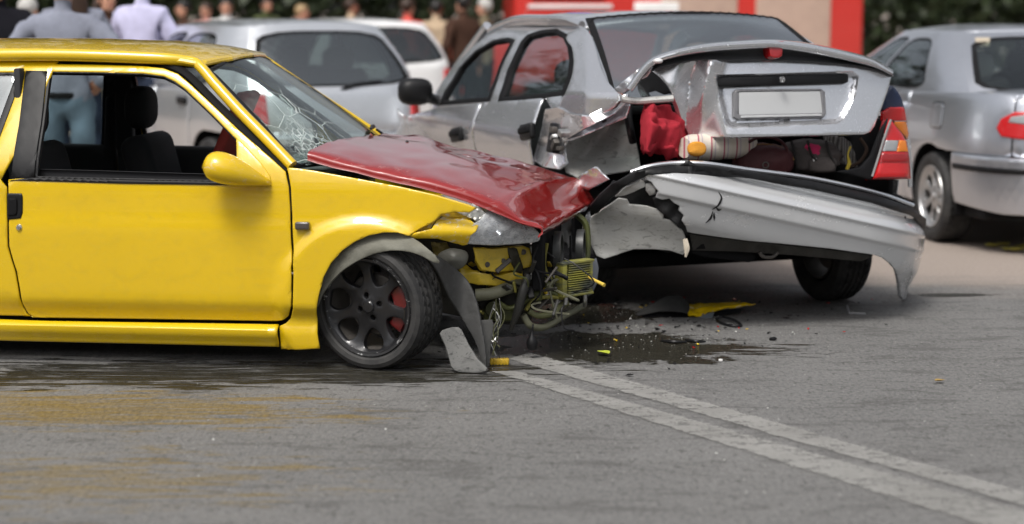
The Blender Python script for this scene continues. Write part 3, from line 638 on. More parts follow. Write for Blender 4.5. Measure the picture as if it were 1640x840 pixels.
panel('mirror_sail', msp, YS(-1, .012), M_yel, MIR, .02, .006, thick=.02)
# tail end, floor and inner structure so the body is closed
panel('tailgate', np.array([(-.70, .30), (.70, .30), (.72, .60), (.66, .90), (.52, 1.22), (-.52, 1.22), (-.66, .90), (-.72, .60)]), lambda u, v: np.stack([-3.0 + .10 * (u / .7) ** 2 + np.clip(v - .85, 0, 1) * .62, u, v], 1), M_yel, ycar, .08, .03, out=(-1, 0, 0), holes=[np.array([(-.55, .93), (.55, .93), (.46, 1.18), (-.46, 1.18)])])
panel('rear_window', np.array([(-.56, .92), (.56, .92), (.47, 1.19), (-.47, 1.19)]), lambda u, v: np.stack([-2.99 + .10 * (u / .7) ** 2 + np.clip(v - .85, 0, 1) * .62, u, v], 1), M_glt, ycar, .1, .01, out=(-1, 0, 0))
rbox('rear_bumper', (.16, 1.46, .24), (-2.98, 0, .30), M_yel, ycar, .06, 4)
rbox('floor_pan', (2.4, 1.36, .06), (-1.62, 0, .17), M_dblk, ycar, .01)
rbox('bulkhead', (.05, 1.36, .62), (-.30, 0, .50), M_dblk, ycar, .01)
V, Fc = cat(rbox_geo((.03, .06, .46), (-1.57, -.60, 1.05), .008, 2, None), rbox_geo((.05, .06, .62), (-1.56, -.70, .52), .01)); mesh('inner_pillar', V, Fc, M_int, ycar)
V, Fc = cat(rbox_geo((.09, .05, .48), (-1.50, .60, 1.07), .01, 2, None), rbox_geo((.10, .06, .62), (-1.53, .72, .52), .01)); mesh('inner_pillar', V, Fc, M_int, ycar)
for s in (-1, 1): panel('door_card', np.array([(-1.55, .22), (-.40, .22), (-.40, .80), (-.7, .835), (-1.2, .845), (-1.55, .85)]), lambda u, v, s=s: np.stack([u, s * (.70 + 0 * u), v], 1), M_int, ycar, .1, .02, out=(0, -s, 0), thick=.02)
panel('dashboard', np.array([(-.62, -.66), (-.24, -.66), (-.14, 0), (-.24, .66), (-.62, .66)]), lambda u, v: np.stack([u, v, .80 + .06 * sst(-.6, -.45, u) + .015 * np.cos(v * 7)], 1), plain('dash_plastic', (.16, .17, .17), .8, bump=.2), ycar, .06, .04, .04, out=(0, 0, 1), thick=.16)
V, Fc = lathe_geo([(.185 + .014 * math.cos(a), .014 * math.sin(a)) for a in np.linspace(0, 2 * math.pi, 9)[:-1]], 36, 'x', True, c=(-.72, .36, .86), M=rot('Y', R(-24)))
mesh('steering_wheel', V, Fc, M_blk, ycar)
for (y, x) in ((-.34, -1.50), (.34, -1.20)):
    st = mesh('seat', *cat(rbox_geo((.50, .48, .18), (x + .24, y, .36), .06, 4), rbox_geo((.15, .46, .56), (x - .05, y, .66), .06, 4, rot('Y', R(-14)))), M_seat, ycar)
    V, Fc = blob_geo((x - .13, y, 1.06), (.065, .135, .105), 12, 18, 2.8); mesh('headrest', V, Fc, M_seat, st)
st = mesh('rear_seat', *cat(rbox_geo((.5, 1.2, .2), (-2.0, 0, .38), .06, 4), rbox_geo((.14, 1.2, .5), (-2.28, 0, .64), .06, 4, rot('Y', R(-18)))), M_seat, ycar)
V, Fc = rbox_geo((.05, .30, .42), (-.86, .30, .95), .02, 3, rot('Y', R(24))); mesh('airbag_cover', V, Fc, plain('faded_red_cloth', (.42, .05, .04), .85, bump=.3, bsc=30), ycar)
for s in (-1, 1): panel('side_lining', np.array([(-1.62, .3), (-1.60, .82), (-1.50, 1.30), (-2.6, 1.27), (-2.8, .9), (-2.85, .3)]), lambda u, v, s=s: np.stack([u, s * (yW(u, v) - .05), v], 1), M_int, ycar, .1, .02, out=(0, -s, 0), thick=.02, holes=[np.array([(-1.665, .84), (-1.57, 1.25), (-2.2, 1.25), (-2.45, 1.19), (-2.60, .89), (-2.5, .85)])])
panel('headlining', np.array([(-2.6, -.5), (-.88, -.5), (-.88, .5), (-2.6, .5)]), lambda u, v: np.stack([u, v, 1.282 + .02 * (1 - (v / .5) ** 2)], 1), M_int, ycar, .1, .02, out=(0, 0, -1), thick=.01)
# wheels
wheel(ycar, (0.0, -.755, .273), .275, .195, .212, M_tyre, M_rim, steer=R(-19), camber=R(2.5), caliper=1)
wheel(ycar, (0.02, .755, .273), .275, .195, .212, M_tyre, M_rim, steer=R(-19), side=1)
wheel(ycar, (-2.385, -.745, .273), .275, .195, .212, M_tyre, M_rim); wheel(ycar, (-2.385, .745, .273), .275, .195, .212, M_tyre, M_rim, side=1)
# ------------------------------------------------------------------ torn nose of the yellow car
def ytp(name, poly, yfn, mat, parent, res=9, er=1.6, drop=.004, out=(.2, -1, .1), sm=0, **k):
    P = smooth_poly(poly, sm) if sm else np.array(poly, float)
    return panel(name, P, lambda u, v: y_at(u, v, yfn(u, v)), mat, parent, res, er, drop=drop, out=out, eps=.3, **k)
def nz2(u, v, sc, seed=0.):
    return np.array([noise.noise(Vector((a * sc + seed, b * sc, seed))) for a, b in zip(u, v)])
def ridge(u, v, sc, seed=0.):
    return np.array([abs(noise.noise(Vector((a * sc + seed, b * sc, seed)))) for a, b in zip(u, v)])
fl1 = lambda u, v: -.735 + .0009 * np.clip(u - 690, 0, 200) - .018 * np.sin((u - 645) / 40) - .03 * folds(u, v, (710, 340), 45, 11)
ytp('torn_fender_skin', [(646, 318), (655, 313), (690, 311), (730, 322), (760, 331), (772, 336), (777, 343), (774, 352), (764, 357), (757, 351), (750, 356), (738, 349), (722, 348), (706, 347), (697, 356), (690, 366), (684, 373), (668, 377), (657, 378), (660, 368), (668, 352), (666, 335), (658, 324)], lambda u, v: fl1(u, v) - .012, M_yelt, YFEND, 6, 1.2)
fl2 = lambda u, v: -.745 + .0010 * np.clip(u - 690, 0, 200) - .045 * np.sin(np.clip((v - 345) / 50, 0, 1) * 2.6) - .035 * folds(u, v, (710, 368), 40, 5) + .03 * sst(370, 395, v)
ytp('bent_fender_edge', [(692, 366), (700, 352), (712, 346), (738, 346), (752, 352), (767, 360), (762, 372), (754, 378), (749, 393), (741, 394), (722, 389), (700, 383), (688, 383), (664, 383), (655, 379), (668, 373)], lambda u, v: fl2(u, v) - .02, M_yelt, YFEND, 6, 1.2)
ytp('peeled_metal', [(723, 331), (731, 325), (737, 333), (744, 326), (750, 335), (757, 327), (766, 331), (777, 341), (774, 352), (765, 358), (757, 351), (745, 347), (733, 341)], lambda u, v: fl1(u, v) - .022 - .02 * ridge(u, v, .12, 2.), plain('torn_bare_metal', (.55, .55, .52), .45, .5, .5, 60, .35), YFEND, 4, .8)
# arch liner sagging over the tyre, and its torn front blade
lin = lambda u, v: -.780 - .0007 * np.clip(u - 545, 0, 160) * sst(374, 402, v) - .012 * np.sin(u / 17.) * sst(380, 420, v) + .01 * nz2(u, v, .05)
ytp('arch_liner', [(508, 492), (511, 470), (518, 444), (531, 420), (548, 401), (568, 387), (590, 377), (615, 372), (640, 373), (662, 381), (684, 397), (704, 420), (694, 421), (676, 411), (655, 404), (630, 402), (605, 406), (578, 416), (552, 431), (530, 452), (516, 474)], lin, plain('muddy_liner', (.15, .148, .12), .75, 0, .5, 25, .7), ycar, 7, 1.5, sm=3, thick=.006)
bl = lambda u, v: -.80 + .14 * sst(690, 745, u) - .0009 * (v - 420) * .5 + .02 * np.sin((u - 700) / 22.)
ytp('liner_blade', [(664, 392), (690, 404), (715, 418), (738, 437), (754, 460), (765, 492), (771, 525), (777, 560), (778, 596), (770, 588), (766, 562), (757, 540), (745, 520), (735, 500), (722, 478), (712, 455), (700, 432), (684, 414)], bl, plain('worn_black_plastic', (.035, .035, .034), .55, 0, .3, 30, .5), ycar, 7, 1.6, sm=3, thick=.006)
ytp('mudflap', [(705, 534), (716, 526), (734, 524), (742, 534), (750, 552), (757, 563), (764, 575), (779, 590), (772, 597), (748, 597), (727, 594), (720, 576), (713, 552)], lambda u, v: -.74 - .0009 * (v - 525) + .03 * np.sin((u - 700) / 25.), paint('scraped_grey_plastic', (.13, .13, .125), 0, .6, 0., .95, (.03, .03, .03), scuff=.9, scuffcol=(.02, .02, .02)), ycar, 7, 1.6, sm=2, thick=.008)
ytp('splash_guard', [(768, 513), (789, 512), (791, 522), (786, 560), (782, 590), (775, 598), (768, 594), (771, 560), (770, 535)], lambda u, v: -.66 + .002 * (u - 770) - .0006 * (v - 515), M_gpl, ycar, 6, 1.4, thick=.006)
# headlamp
hl = [(740, 389), (748, 372), (760, 358), (773, 349), (777, 339), (795, 337), (820, 344), (845, 357), (862, 371), (866, 380), (862, 388), (840, 391), (800, 394), (765, 393)]
hy = lambda u, v: -.705 + .27 * np.clip((u - 742) / 125., 0, 1) ** 1.4 - .035 * np.sin(np.clip((v - 336) / 58., 0, 1) * math.pi)
rf = NT('lamp_reflector'); rf.set(Base_Color=(.88, .89, .9), Metallic=.12, Roughness=.18, Coat_Weight=1., Normal=rf.bump(rf.noise(9, 3, .6, rf.co((1, 1, 1))), .9, .08))
HLP = ytp('headlamp', hl, lambda u, v: hy(u, v) + .035 + .02 * ridge(u, v, .03, 4.), rf.m, ycar, 7, 2, sm=2, thick=.05)
def lensmat():
    t = NT('scratched_lens'); g = t.new('ShaderNodeBsdfGlossy'); g.inputs['Roughness'].default_value = .06; tr = t.new('ShaderNodeBsdfTransparent'); tr.inputs[0].default_value = (.86, .88, .9, 1)
    mx = t.new('ShaderNodeMixShader'); t.link(t.math('ADD', t.schlick(), .08, True), mx.inputs[0]); t.link(tr.outputs[0], mx.inputs[1]); t.link(g.outputs[0], mx.inputs[2])
    df = t.new('ShaderNodeBsdfDiffuse'); df.inputs[0].default_value = (.72, .73, .74, 1); m2 = t.new('ShaderNodeMixShader'); t.link(t.ramp(t.noise(18, 7, .75, t.co((1, 1, 2))), [(.4, .16), (.7, .7)]), m2.inputs[0]); t.link(mx.outputs[0], m2.inputs[1]); t.link(df.outputs[0], m2.inputs[2]); t.link(m2.outputs[0], t.o.inputs[0]); return t.m
M_lens = lensmat()
ytp('lamp_lens', hl, hy, M_lens, HLP, 7, 2.5, sm=2, thick=.003)
for px, py, r_ in ((792, 364, .042), (832, 373, .034)):
    p = y_at(np.array(float(px)), np.array(float(py)), np.array(float(hy(np.array(px), np.array(py))) + .022)); V, Fc = lathe_geo([(.004, .03), (r_ * .5, .024), (r_ * .9, .004), (r_, 0), (r_, .01), (.004, .045)], 28, 'y', True, M=rot('Z', R(28))); mesh('lamp_bowl', V + p, Fc, M_chr, HLP)
# inner structure behind the missing bumper
DK = plain('greasy_engine_metal', (.035, .033, .028), .5, .4, .6, 25, .6)
BKY = plain('oily_inner_panel', (.16, .125, .03), .6, .1, .6, 30, .8)
ytp('inner_wing', [(640, 378), (780, 392), (868, 392), (862, 470), (850, 520), (800, 520), (700, 500), (650, 440)], lambda u, v: -.34 + .02 * nz2(u, v, .05), DK, ycar, 14, 2)
rbox('engine_block', (.46, .80, .34), (.34, .05, .42), DK, ycar, .03)
cm = lambda u, v: -.50 + .14 * sst(765, 850, u) - .012 * np.sin(u / 9.) * np.exp(-((v - 425) / 12.) ** 2)
CM = ytp('front_rail', [(757, 397), (790, 399), (818, 396), (838, 394), (848, 399), (852, 414), (847, 428), (820, 434), (796, 437), (772, 432), (763, 420)], cm, M_yeld, ycar, 6, 2, thick=.03)
for px, py in ((780, 424), (806, 419), (838, 404)):
    p = y_at(np.array(float(px)), np.array(float(py)), np.array(float(cm(np.array([px]), np.array([py]))[0]))); V, Fc = lathe_geo([(.001, -.010), (.007, -.010), (.008, -.004), (.013, -.003), (.013, .006), (.001, .006)], 12); mesh('bolt', V + p, Fc, M_dmet, CM)
ytp('lower_rail', [(735, 428), (765, 436), (800, 442), (836, 432), (838, 447), (830, 456), (795, 458), (765, 457), (740, 452)], lambda u, v: -.46 + .1 * sst(765, 850, u) + .012 * nz2(u, v, .08), M_yeld, ycar, 6, 2, thick=.05)
ytp('rail_strap', [(812, 396), (828, 396), (838, 428), (836, 440), (826, 436), (820, 420)], lambda u, v: cm(u, v) - .015 * np.sin((v - 396) / 14.), plain('blackened_strap', (.05, .045, .03), .5, .3, .4, 40, .6), CM, 5, 1.2)
ytp('washer_bottle', [(700, 407), (720, 396), (745, 400), (752, 412), (745, 428), (728, 436), (712, 428), (702, 418)], lambda u, v: -.52 - .05 * np.exp(-(((u - 727) / 22.) ** 2 + ((v - 415) / 16.) ** 2)), plain('grimy_bottle', (.16, .16, .14), .4, 0, .3, 20, .6), ycar, 6, 3, .02, sm=3)
ytp('inner_bracket', [(690, 388), (716, 390), (722, 404), (716, 424), (704, 430), (694, 414)], lambda u, v: -.47 + .02 * nz2(u, v, .1), BKY, ycar, 6, 1.5)
def yp(L): return [y_at(np.array(float(a)), np.array(float(b)), np.array(float(c))) for a, b, c in L]
HOSE = plain('rubber_hose', (.022, .022, .02), .5, 0, .2, 40, .5); HOSG = plain('dusty_hose', (.15, .15, .10), .55, 0, .3, 30, .5); GRN = plain('coolant_stained_metal', (.085, .095, .03), .45, .2, .4, 30, .6)
YLM = plain('yellow_stained_metal', (.24, .22, .05), .45, .2, .4, 30, .6)
tube('intake_pipe', yp([(762, 473, -.46), (790, 470, -.45), (812, 462, -.42), (832, 456, -.36)]), [.028, .026, .028, .03], HOSG, ycar, 14, 20)
tube('radiator_hose', yp([(846, 440, -.42), (838, 465, -.44), (830, 495, -.44), (818, 528, -.42)]), [.016, .022, .02, .010], HOSE, ycar, 10, 24)
tube('radiator_hose', yp([(838, 505, -.40), (850, 522, -.38), (872, 524, -.3), (900, 508, -.2), (935, 490, -.05)]), [.015, .016, .016, .015], HOSG, ycar, 10, 30)
tube('coolant_hose', yp([(846, 498, -.36), (862, 506, -.34), (885, 502, -.28), (897, 490, -.24), (910, 485, -.22)]), .014, plain('stained_hose', (.13, .135, .06), .5, 0, .2, 30, .5), ycar, 10, 26)
tube('coolant_hose', yp([(800, 486, -.44), (815, 494, -.42), (832, 488, -.4), (850, 478, -.36), (868, 474, -.3)]), .011, GRN, ycar, 8, 26)
V, Fc = lathe_geo([(.001, -.03), (.035, -.03), (.042, -.02), (.042, .02), (.02, .03), (.001, .03)], 26); mesh('pulley', V + yp([(792, 494, -.40)])[0], Fc, plain('oily_pulley', (.06, .065, .03), .4, .5, .3, 30, .5), ycar)
V, Fc = cat(rbox_geo((.14, .12, .07), yp([(800, 500, -.33)])[0], .02), rbox_geo((.12, .18, .05), yp([(850, 470, -.26)])[0], .015)); mesh('alternator_mount', V, Fc, GRN, ycar)
for L, r_, m_ in (([(852, 395, -.35), (855, 420, -.35), (852, 448, -.36)], .010, M_met), ([(866, 392, -.33), (862, 420, -.32), (872, 450, -.30), (884, 462, -.28)], .014, GRN), ([(876, 390, -.30), (872, 425, -.29), (882, 452, -.26)], .008, YLM),
                  ([(925, 345, .25), (938, 360, .25), (941, 390, .24), (939, 420, .22)], .016, GRN), ([(842, 497, -.4), (855, 480, -.36), (878, 476, -.3), (905, 478, -.25)], .009, YLM), ([(835, 470, -.42), (850, 462, -.4), (862, 458, -.38)], .006, HOSG)):
    tube('front_frame_tube', yp(L), r_, m_, ycar, 8, 20)
for k in range(9):
    x0 = 790 + random.uniform(-10, 14); L = [(x0, 490 + random.uniform(-14, 8), -.46), (x0 + random.uniform(-8, 12), 510, -.47), (x0 + random.uniform(-12, 8), 530 + random.uniform(-4, 10), -.48), (794 + random.uniform(-6, 8), 556 + random.uniform(-20, 20), -.49)]
    tube('loose_wire', yp(L), .0022, MATS['stained_hose'] if k % 2 else M_met, ycar, 5, 16)
tube('hanging_wire', yp([(797, 520, -.47), (795, 545, -.49), (799, 568, -.50), (801, 582, -.5)]), .002, M_blk, ycar, 5, 14)
tube('dipstick', yp([(936, 440, -.16), (952, 449, -.2), (968, 457, -.24)]), [.005, .007, .009], plain('yellow_plastic', (.7, .5, .08), .4), ycar, 8, 10)
# radiator with two electric fans
RX = .60
rc = y_at(np.array(905.), np.array(400.), np.array(.05)); RX = float(rc[0]) - .03
RAD = rbox('radiator', (.05, .86, .30), (RX - .05, .02, .455), M_dblk, ycar, .01)
for px, py, yy in ((893, 402, -.20), (929, 398, .12)):
    p = y_at(np.array(float(px)), np.array(float(py)), np.array(yy))
    ring = lathe_geo([(.075, -.01), (.088, -.014), (.09, .02), (.075, .02)], 36, 'x', True); hub = lathe_geo([(.001, .015), (.035, .012), (.04, -.01), (.001, -.01)], 24, 'x')
    fb = [rbox_geo((.006, .05, .028), (0, .055, 0), .002, 1, rot('X', 2 * math.pi * i / 7) @ rot('Y', .5)) for i in range(7)]
    V, Fc = cat(ring, hub, *fb); mesh('radiator_fan', V + p, Fc, plain('fan_plastic', (.04, .042, .042), .4, 0, .1), RAD)
# small cooler hanging in front of it
ca, cb = y_at(np.array([896., 944]), np.array([472., 470.]), np.array([-.28, -.14])); ct = y_at(np.array([896.]), np.array([420.]), np.array([-.28]))[0]
ax = (cb - ca); ln = np.linalg.norm(ax[:2]); hh = ct[2] - ca[2]; ang = math.atan2(ax[1], ax[0]); cm_ = (ca + cb) / 2 + np.array([0, 0, hh / 2]); MM = rot('Z', ang)
def coolm():
    t = NT('coolant_stained_fins'); t.set(Base_Color=t.mix(t.ramp(t.noise(7, 4, .6, t.co((.6, .6, 2.2))), [(.42, 0.), (.58, 1.)]), (.10, .11, .09), (.36, .34, .06)), Roughness=.5, Metallic=.2); return t.m
M_cool = coolm()
CO = mesh('oil_cooler', *cat(*[(g[0] @ MM.T + cm_, g[1]) for g in (rbox_geo((.03, .05, hh), (-ln / 2 + .012, 0, 0), .006), rbox_geo((.02, .05, hh), (ln / 2 - .01, 0, 0), .006), rbox_geo((ln, .03, hh * .96), (0, .02, 0), .002), rbox_geo((ln * 1.06, .055, .012), (0, 0, hh / 2), .003), rbox_geo((ln * 1.02, .055, .012), (0, 0, -hh / 2), .003))]), M_cool, ycar)
for k in range(13):
    V, Fc = rbox_geo((ln * .74, .045, .0045), (.012, -.004, -hh * .42 + hh * .84 * k / 12), .001, 1); mesh('cooling_fin', V @ MM.T + cm_, Fc, M_cool, CO)
ytp('cooler_shroud', [(944, 418), (955, 414), (959, 430), (956, 455), (948, 472), (940, 476), (943, 445)], lambda u, v: -.05 + 0 * u, plain('blue_grey_plastic', (.09, .10, .12), .5), ycar, 6, 2)
tube('cooler_union', yp([(905, 470, -.27), (906, 480, -.27), (905, 488, -.27)]), .010, M_met, ycar, 10, 8); tube('cooler_union', yp([(936, 470, -.16), (937, 482, -.16), (936, 490, -.14)]), .010, M_met, ycar, 10, 8)
tube('front_frame_tube', yp([(880, 468, -.28), (900, 474, -.26), (925, 472, -.2), (944, 462, -.14)]), .009, GRN, ycar, 8, 16)
ytp('crossmember', [(850, 455), (872, 448), (884, 440), (888, 456), (875, 462), (856, 466)], lambda u, v: -.24 + 0 * u, YLM, ycar, 6, 2, thick=.04)
# far headlamp seen past the bonnet's tip
V, Fc = blob_geo(y_at(np.array(951.), np.array(358.), np.array(.55)), (.05, .09, .062), 10, 18, 2.6, rot('Y', R(18))); H2 = mesh('headlamp', V, Fc, rf.m, ycar)
V, Fc = blob_geo(y_at(np.array(952.), np.array(358.), np.array(.53)), (.055, .09, .066), 10, 18, 2.6, rot('Y', R(18))); mesh('lamp_lens', V, Fc, M_lens, H2)
# plug hanging from a hose
pl = yp([(852, 548, -.42)])[0]
V, Fc = lathe_geo([(.001, -.032), (.018, -.034), (.024, -.022), (.025, 0), (.018, .018), (.008, .034), (.005, .05), (.001, .05)], 20, 'z'); PG = mesh('dangling_plug', V + pl, Fc, M_blk, ycar)
tube('plug_lead', [pl + np.array([0, 0, .04]), pl + np.array([.004, 0, .07]), yp([(854, 520, -.40)])[0]], .004, M_blk, PG, 6, 10)
# small broken brackets, clips and shards left hanging in the nose
rb_ = random.Random(21); mt = [GRN, YLM, DK, M_dmet, HOSE, M_yeld, M_blk, M_blk, DK]
for k in range(46):
    px, py = rb_.uniform(742, 900), rb_.uniform(402, 505); dy = rb_.uniform(-.46, -.18); p = yp([(px, py, dy)])[0]
    M_ = rot('X', rb_.uniform(-1, 1)) @ rot('Y', rb_.uniform(-1.5, 1.5)) @ rot('Z', rb_.uniform(-1, 1)); V, Fc = rbox_geo((rb_.uniform(.03, .10), rb_.uniform(.006, .02), rb_.uniform(.008, .035)), (0, 0, 0), .003, 1)
    V[:, 2] += rb_.uniform(-3, 3) * V[:, 0] ** 2; mesh('bent_bracket', V @ M_.T + p, Fc, mt[k % len(mt)], ycar, smooth=False)
for k in range(16):
    a = (rb_.uniform(760, 930), rb_.uniform(400, 500), rb_.uniform(-.45, -.2)); L = [a, (a[0] + rb_.uniform(-20, 30), a[1] + rb_.uniform(-20, 25), a[2] - .02), (a[0] + rb_.uniform(-10, 50), a[1] + rb_.uniform(-10, 45), a[2] - .03), (a[0] + rb_.uniform(0, 60), a[1] + rb_.uniform(10, 55), a[2])]
    tube('loose_wire', yp(L), rb_.uniform(.0025, .006), (M_blk, GRN, HOSG, M_blk)[k % 4], ycar, 5, 16)
for k in range(5):
    V, Fc = rbox_geo((.012, .02, .16), yp([(872 + 14 * k, 405, -.25 + .09 * k)])[0], .003, 1); mesh('grille_bar', V, Fc, M_blk, ycar)
# ------------------------------------------------------------------ the wrecked silver saloon
SPH = R(20); SF = np.array([-math.sin(SPH), math.cos(SPH), 0]); SL = np.array([-math.cos(SPH), -math.sin(SPH), 0])
Sorg = np.array([1.295, 8.915, 0.])
scar = empty('silver_saloon', Sorg, math.pi / 2 + SPH)
tag(scar, 'wrecked silver saloon with a torn rear bumper and a burst open boot', 'car')
def s_loc(P):
    Q = np.asarray(P, float) - Sorg; return np.stack([Q @ SF, Q @ SL, Q[..., 2]], -1)
def s_cut(px, py, n, c):
    d = ray(px, py); t = (c + (Sorg - EYE) @ n) / (d @ n); return s_loc(EYE + d * t[..., None])
s_y = lambda px, py, y: s_cut(px, py, SL, y)
s_x = lambda px, py, x: s_cut(px, py, SF, x)
sb = pchip([.2, .35, .55, .74, .86, .875, .96, 1.04, 1.12, 1.30, 1.42, 1.48], [.745, .77, .80, .832, .850, .848, .815, .785, .74, .655, .585, .50])
sW = lambda x, z: sb(z) - .10 * np.clip(np.asarray(x) - 3.2, 0, 2) ** 2
SS = lambda s, o=0.: (lambda u, v: np.stack([u, s * (sW(u, v) + o), v], 1))
def sxz(pts, o=0.):
    p = np.asarray(pts, float); y = np.full(len(p), .8)
    for _ in range(10):
        q = s_y(p[:, 0], p[:, 1], y); y = sW(q[:, 0], q[:, 2]) + o
    return q[:, [0, 2]]
bl_ = sxz([(652, 186), (700, 173), (757, 166), (800, 160.5), (840, 156.5), (872, 153.5)])   # belt line
xd = sxz([(757, 200)])[0, 0]; xr = float(bl_[-1, 0]); xf = float(sxz([(652, 200)])[0, 0])
bz = lambda x: np.interp(x, bl_[::-1, 0], bl_[::-1, 1])
def strip(x0, x1, zb, n=8):
    xs = np.linspace(x0, x1, n); return np.array([(x, bz(x)) for x in xs] + [(x1, zb), (x0, zb)])
HND = []
for s in (1, -1):
    o = (0, s, 0)
    d1 = panel('front_door', strip(xd + .004, xf, .24), SS(s), M_silw, scar, .05, .006, out=o)
    rd = strip(xd - .004, xr, .24); rd[-2] = (xr - .04, .24)
    d2 = panel('rear_door', rd, SS(s), M_silw, scar, .05, .006, out=o)
    arch = [(3.19 + .36 * math.cos(a), .29 + .36 * math.sin(a)) for a in np.linspace(0, math.pi, 14)]
    panel('front_fender', np.array([(xf + .008, bz(xf)), (xf + .35, .90), (3.6, .80), (3.95, .70), (4.05, .5), (4.05, .25), (3.6, .25)] + arch + [(2.8, .25), (xf + .008, .25)]), SS(s), M_silw, scar, .05, .006, out=o)
    # greenhouse frame with two window openings
    fr_o = [(690, 175), (697, 152), (712, 126), (735, 96), (758, 73), (780, 56), (806, 44), (840, 36), (880, 31), (915, 30), (934, 36), (948, 58), (956, 84), (966, 112), (975, 140), (968, 168), (930, 190), (902, 186), (884, 176), (872, 156), (840, 159), (800, 163.5), (757, 169)]
    h1 = [(706, 166), (716, 142), (737, 108), (762, 82), (790, 66), (812, 62), (822, 66), (802, 108), (784, 160)]
    h2 = [(800, 160), (815, 112), (836, 68), (846, 57), (868, 50), (890, 48), (905, 56), (913, 74), (917, 98), (914, 124), (904, 150), (880, 153), (840, 157)]
    fo, a1, a2 = sxz(fr_o), sxz(h1), sxz(h2)
    GH = panel('door_frame', fo, SS(s), M_silw, scar, .045, .008, holes=[a1, a2], out=o)
    for h, g in ((a1, None), (a2, M_gl)):
        c = h.mean(0); panel('window_seal', c + (h - c) * 1.05, SS(s, .003), M_dblk, GH, .04, .004, holes=[c + (h - c) * np.array([.90, .92])], out=o, thick=.03)
        if g: panel('rear_door_glass', h, SS(s, -.012), g, GH, .08, .003, out=o)
    if s > 0: SD1, SD2 = d1, d2
def spanel(name, poly, xfn, mat, parent, res=9, er=1.6, drop=.004, out=(-1, 0, .1), sm=0, **k):
    """outline cut on a crosswise surface x = xfn(y, z)"""
    P = smooth_poly(poly, sm) if sm else np.array(poly, float)
    def S(u, v):
        x = np.zeros(len(u))
        for _ in range(9):
            q = s_x(u, v, x); x = x * .4 + .6 * xfn(q[:, 1], q[:, 2])
        return s_x(u, v, x)
    return panel(name, P, S, mat, parent, res, er, drop=drop, out=out, eps=.4, **k)
def sside(name, poly, yfn, mat, parent, res=9, er=1.6, drop=.004, out=(0, 1, .1), sm=0, **k):
    P = smooth_poly(poly, sm) if sm else np.array(poly, float)
    return panel(name, P, lambda u, v: s_y(u, v, yfn(u, v)), mat, parent, res, er, drop=drop, out=out, eps=.3, **k)
for (px, py), D in (((735, 216), SD1), ((848, 211), SD2)):
    q = sxz([(px, py)])[0]; p = np.array([q[0], sW(*q) + .012, q[1]])
    V, Fc = rbox_geo((.17, .035, .085), p, .016, 4, rot('Y', R(8))); H_ = mesh('door_handle', V, Fc, M_blk, D)
    V, Fc = rbox_geo((.15, .02, .035), p + np.array([0, .02, .008]), .009, 3, rot('Y', R(8))); mesh('handle_grip', V, Fc, M_dblk, D)
# black door mirror
p = s_y(np.array(665.), np.array(147.), np.array(.97)); V, Fc = blob_geo(p, (.075, .105, .082), 14, 22, 2.8); SM = mesh('door_mirror', V, Fc, M_blk, scar)
q = sxz([(700, 163)])[0]; tube('mirror_arm', [p + np.array([0, -.06, -.03]), np.array([q[0], sW(*q) - .02, q[1]])], [.035, .03], M_blk, SM, 10, 8)
# roof, screens, bonnet
zr = float(fo[:, 1].max())
rx0, rx1 = float(sxz([(936, 42)])[0, 0]), float(sxz([(775, 58)])[0, 0])
def sroof(u, v):
    f = np.clip((u - rx0) / (rx1 - rx0), 0, 1); ze = zr - .012 - .075 * np.clip((f - .55) / .45, 0, 1) ** 2 - .03 * np.clip((.2 - f) / .2, 0, 1) ** 2
    return np.stack([u, v, ze + .055 * (1 - np.clip(np.abs(v) / .62, 0, 1) ** 2.4)], 1)
sro = np.array([(rx0, -.55), (rx0 + .5, -.57), (rx1, -.57), (rx1 + .09, -.3), (rx1 + .11, 0), (rx1 + .09, .3), (rx1, .57), (rx0 + .5, .57), (rx0, .55), (rx0 - .05, .3), (rx0 - .065, 0), (rx0 - .05, -.3)])
panel('roof', sro, sroof, M_silw, scar, .06, .03, .02, out=(0, 0, 1), thick=.02)
tube('roof_gutter', [(x, .575, float(sroof(np.array([x]), np.array([.56]))[0, 2]) + .0) for x in np.linspace(rx0 - .02, rx1 + .02, 8)], .02, M_silw, scar, 8, 20)
tube('roof_gutter', [(x, -.575, float(sroof(np.array([x]), np.array([.56]))[0, 2]) + .0) for x in np.linspace(rx0 - .02, rx1 + .02, 8)], .02, M_silw, scar, 8, 20)
def srw(u, v):
    return np.stack([rx0 - .03 - (1 - v) * .66 - .09 * (1 - u * u), u * (.70 - .14 * v), 1.08 + (zr - 1.075) * v + .035 * v * (1 - u * u) + .03 * np.sin(v * 3.14)], 1)
rw = np.array([(-1, 0), (0, 0), (1, 0), (1, .5), (1, 1), (.5, 1), (0, 1), (-.5, 1), (-1, 1), (-1, .5)])
panel('rear_window', rw, srw, glass('rear_screen_glass', (.55, .6, .59), 1.3, base=.3), scar, .1, .01, .002, out=(-1, 0, 1), thick=.005)
panel('rear_window_seal', rw, lambda u, v: srw(u, v) + np.array([-.004, 0, .004]), M_dblk, scar, .1, .01, .002, holes=[(rw - (0, .5)) * (.94, .93) + (0, .5)], out=(-1, 0, 1), thick=.012)
def sfw(u, v):
    return np.stack([rx1 + .06 + (1 - v) * .62 + .10 * (1 - u * u), u * (.70 - .13 * v), .96 + (zr - 1.01) * v + .03 * v * (1 - u * u)], 1)
panel('windscreen', rw, sfw, M_gl, scar, .1, .01, .002, out=(1, 0, 1), thick=.005)
for s in (-1, 1): tube('pillar', [(rx1 + .66, s * .71, .95), (rx1 + .36, s * .645, 1.2), (rx1 + .05, s * .575, zr - .05)], [.035, .03, .03], M_silw, scar, 8, 14)
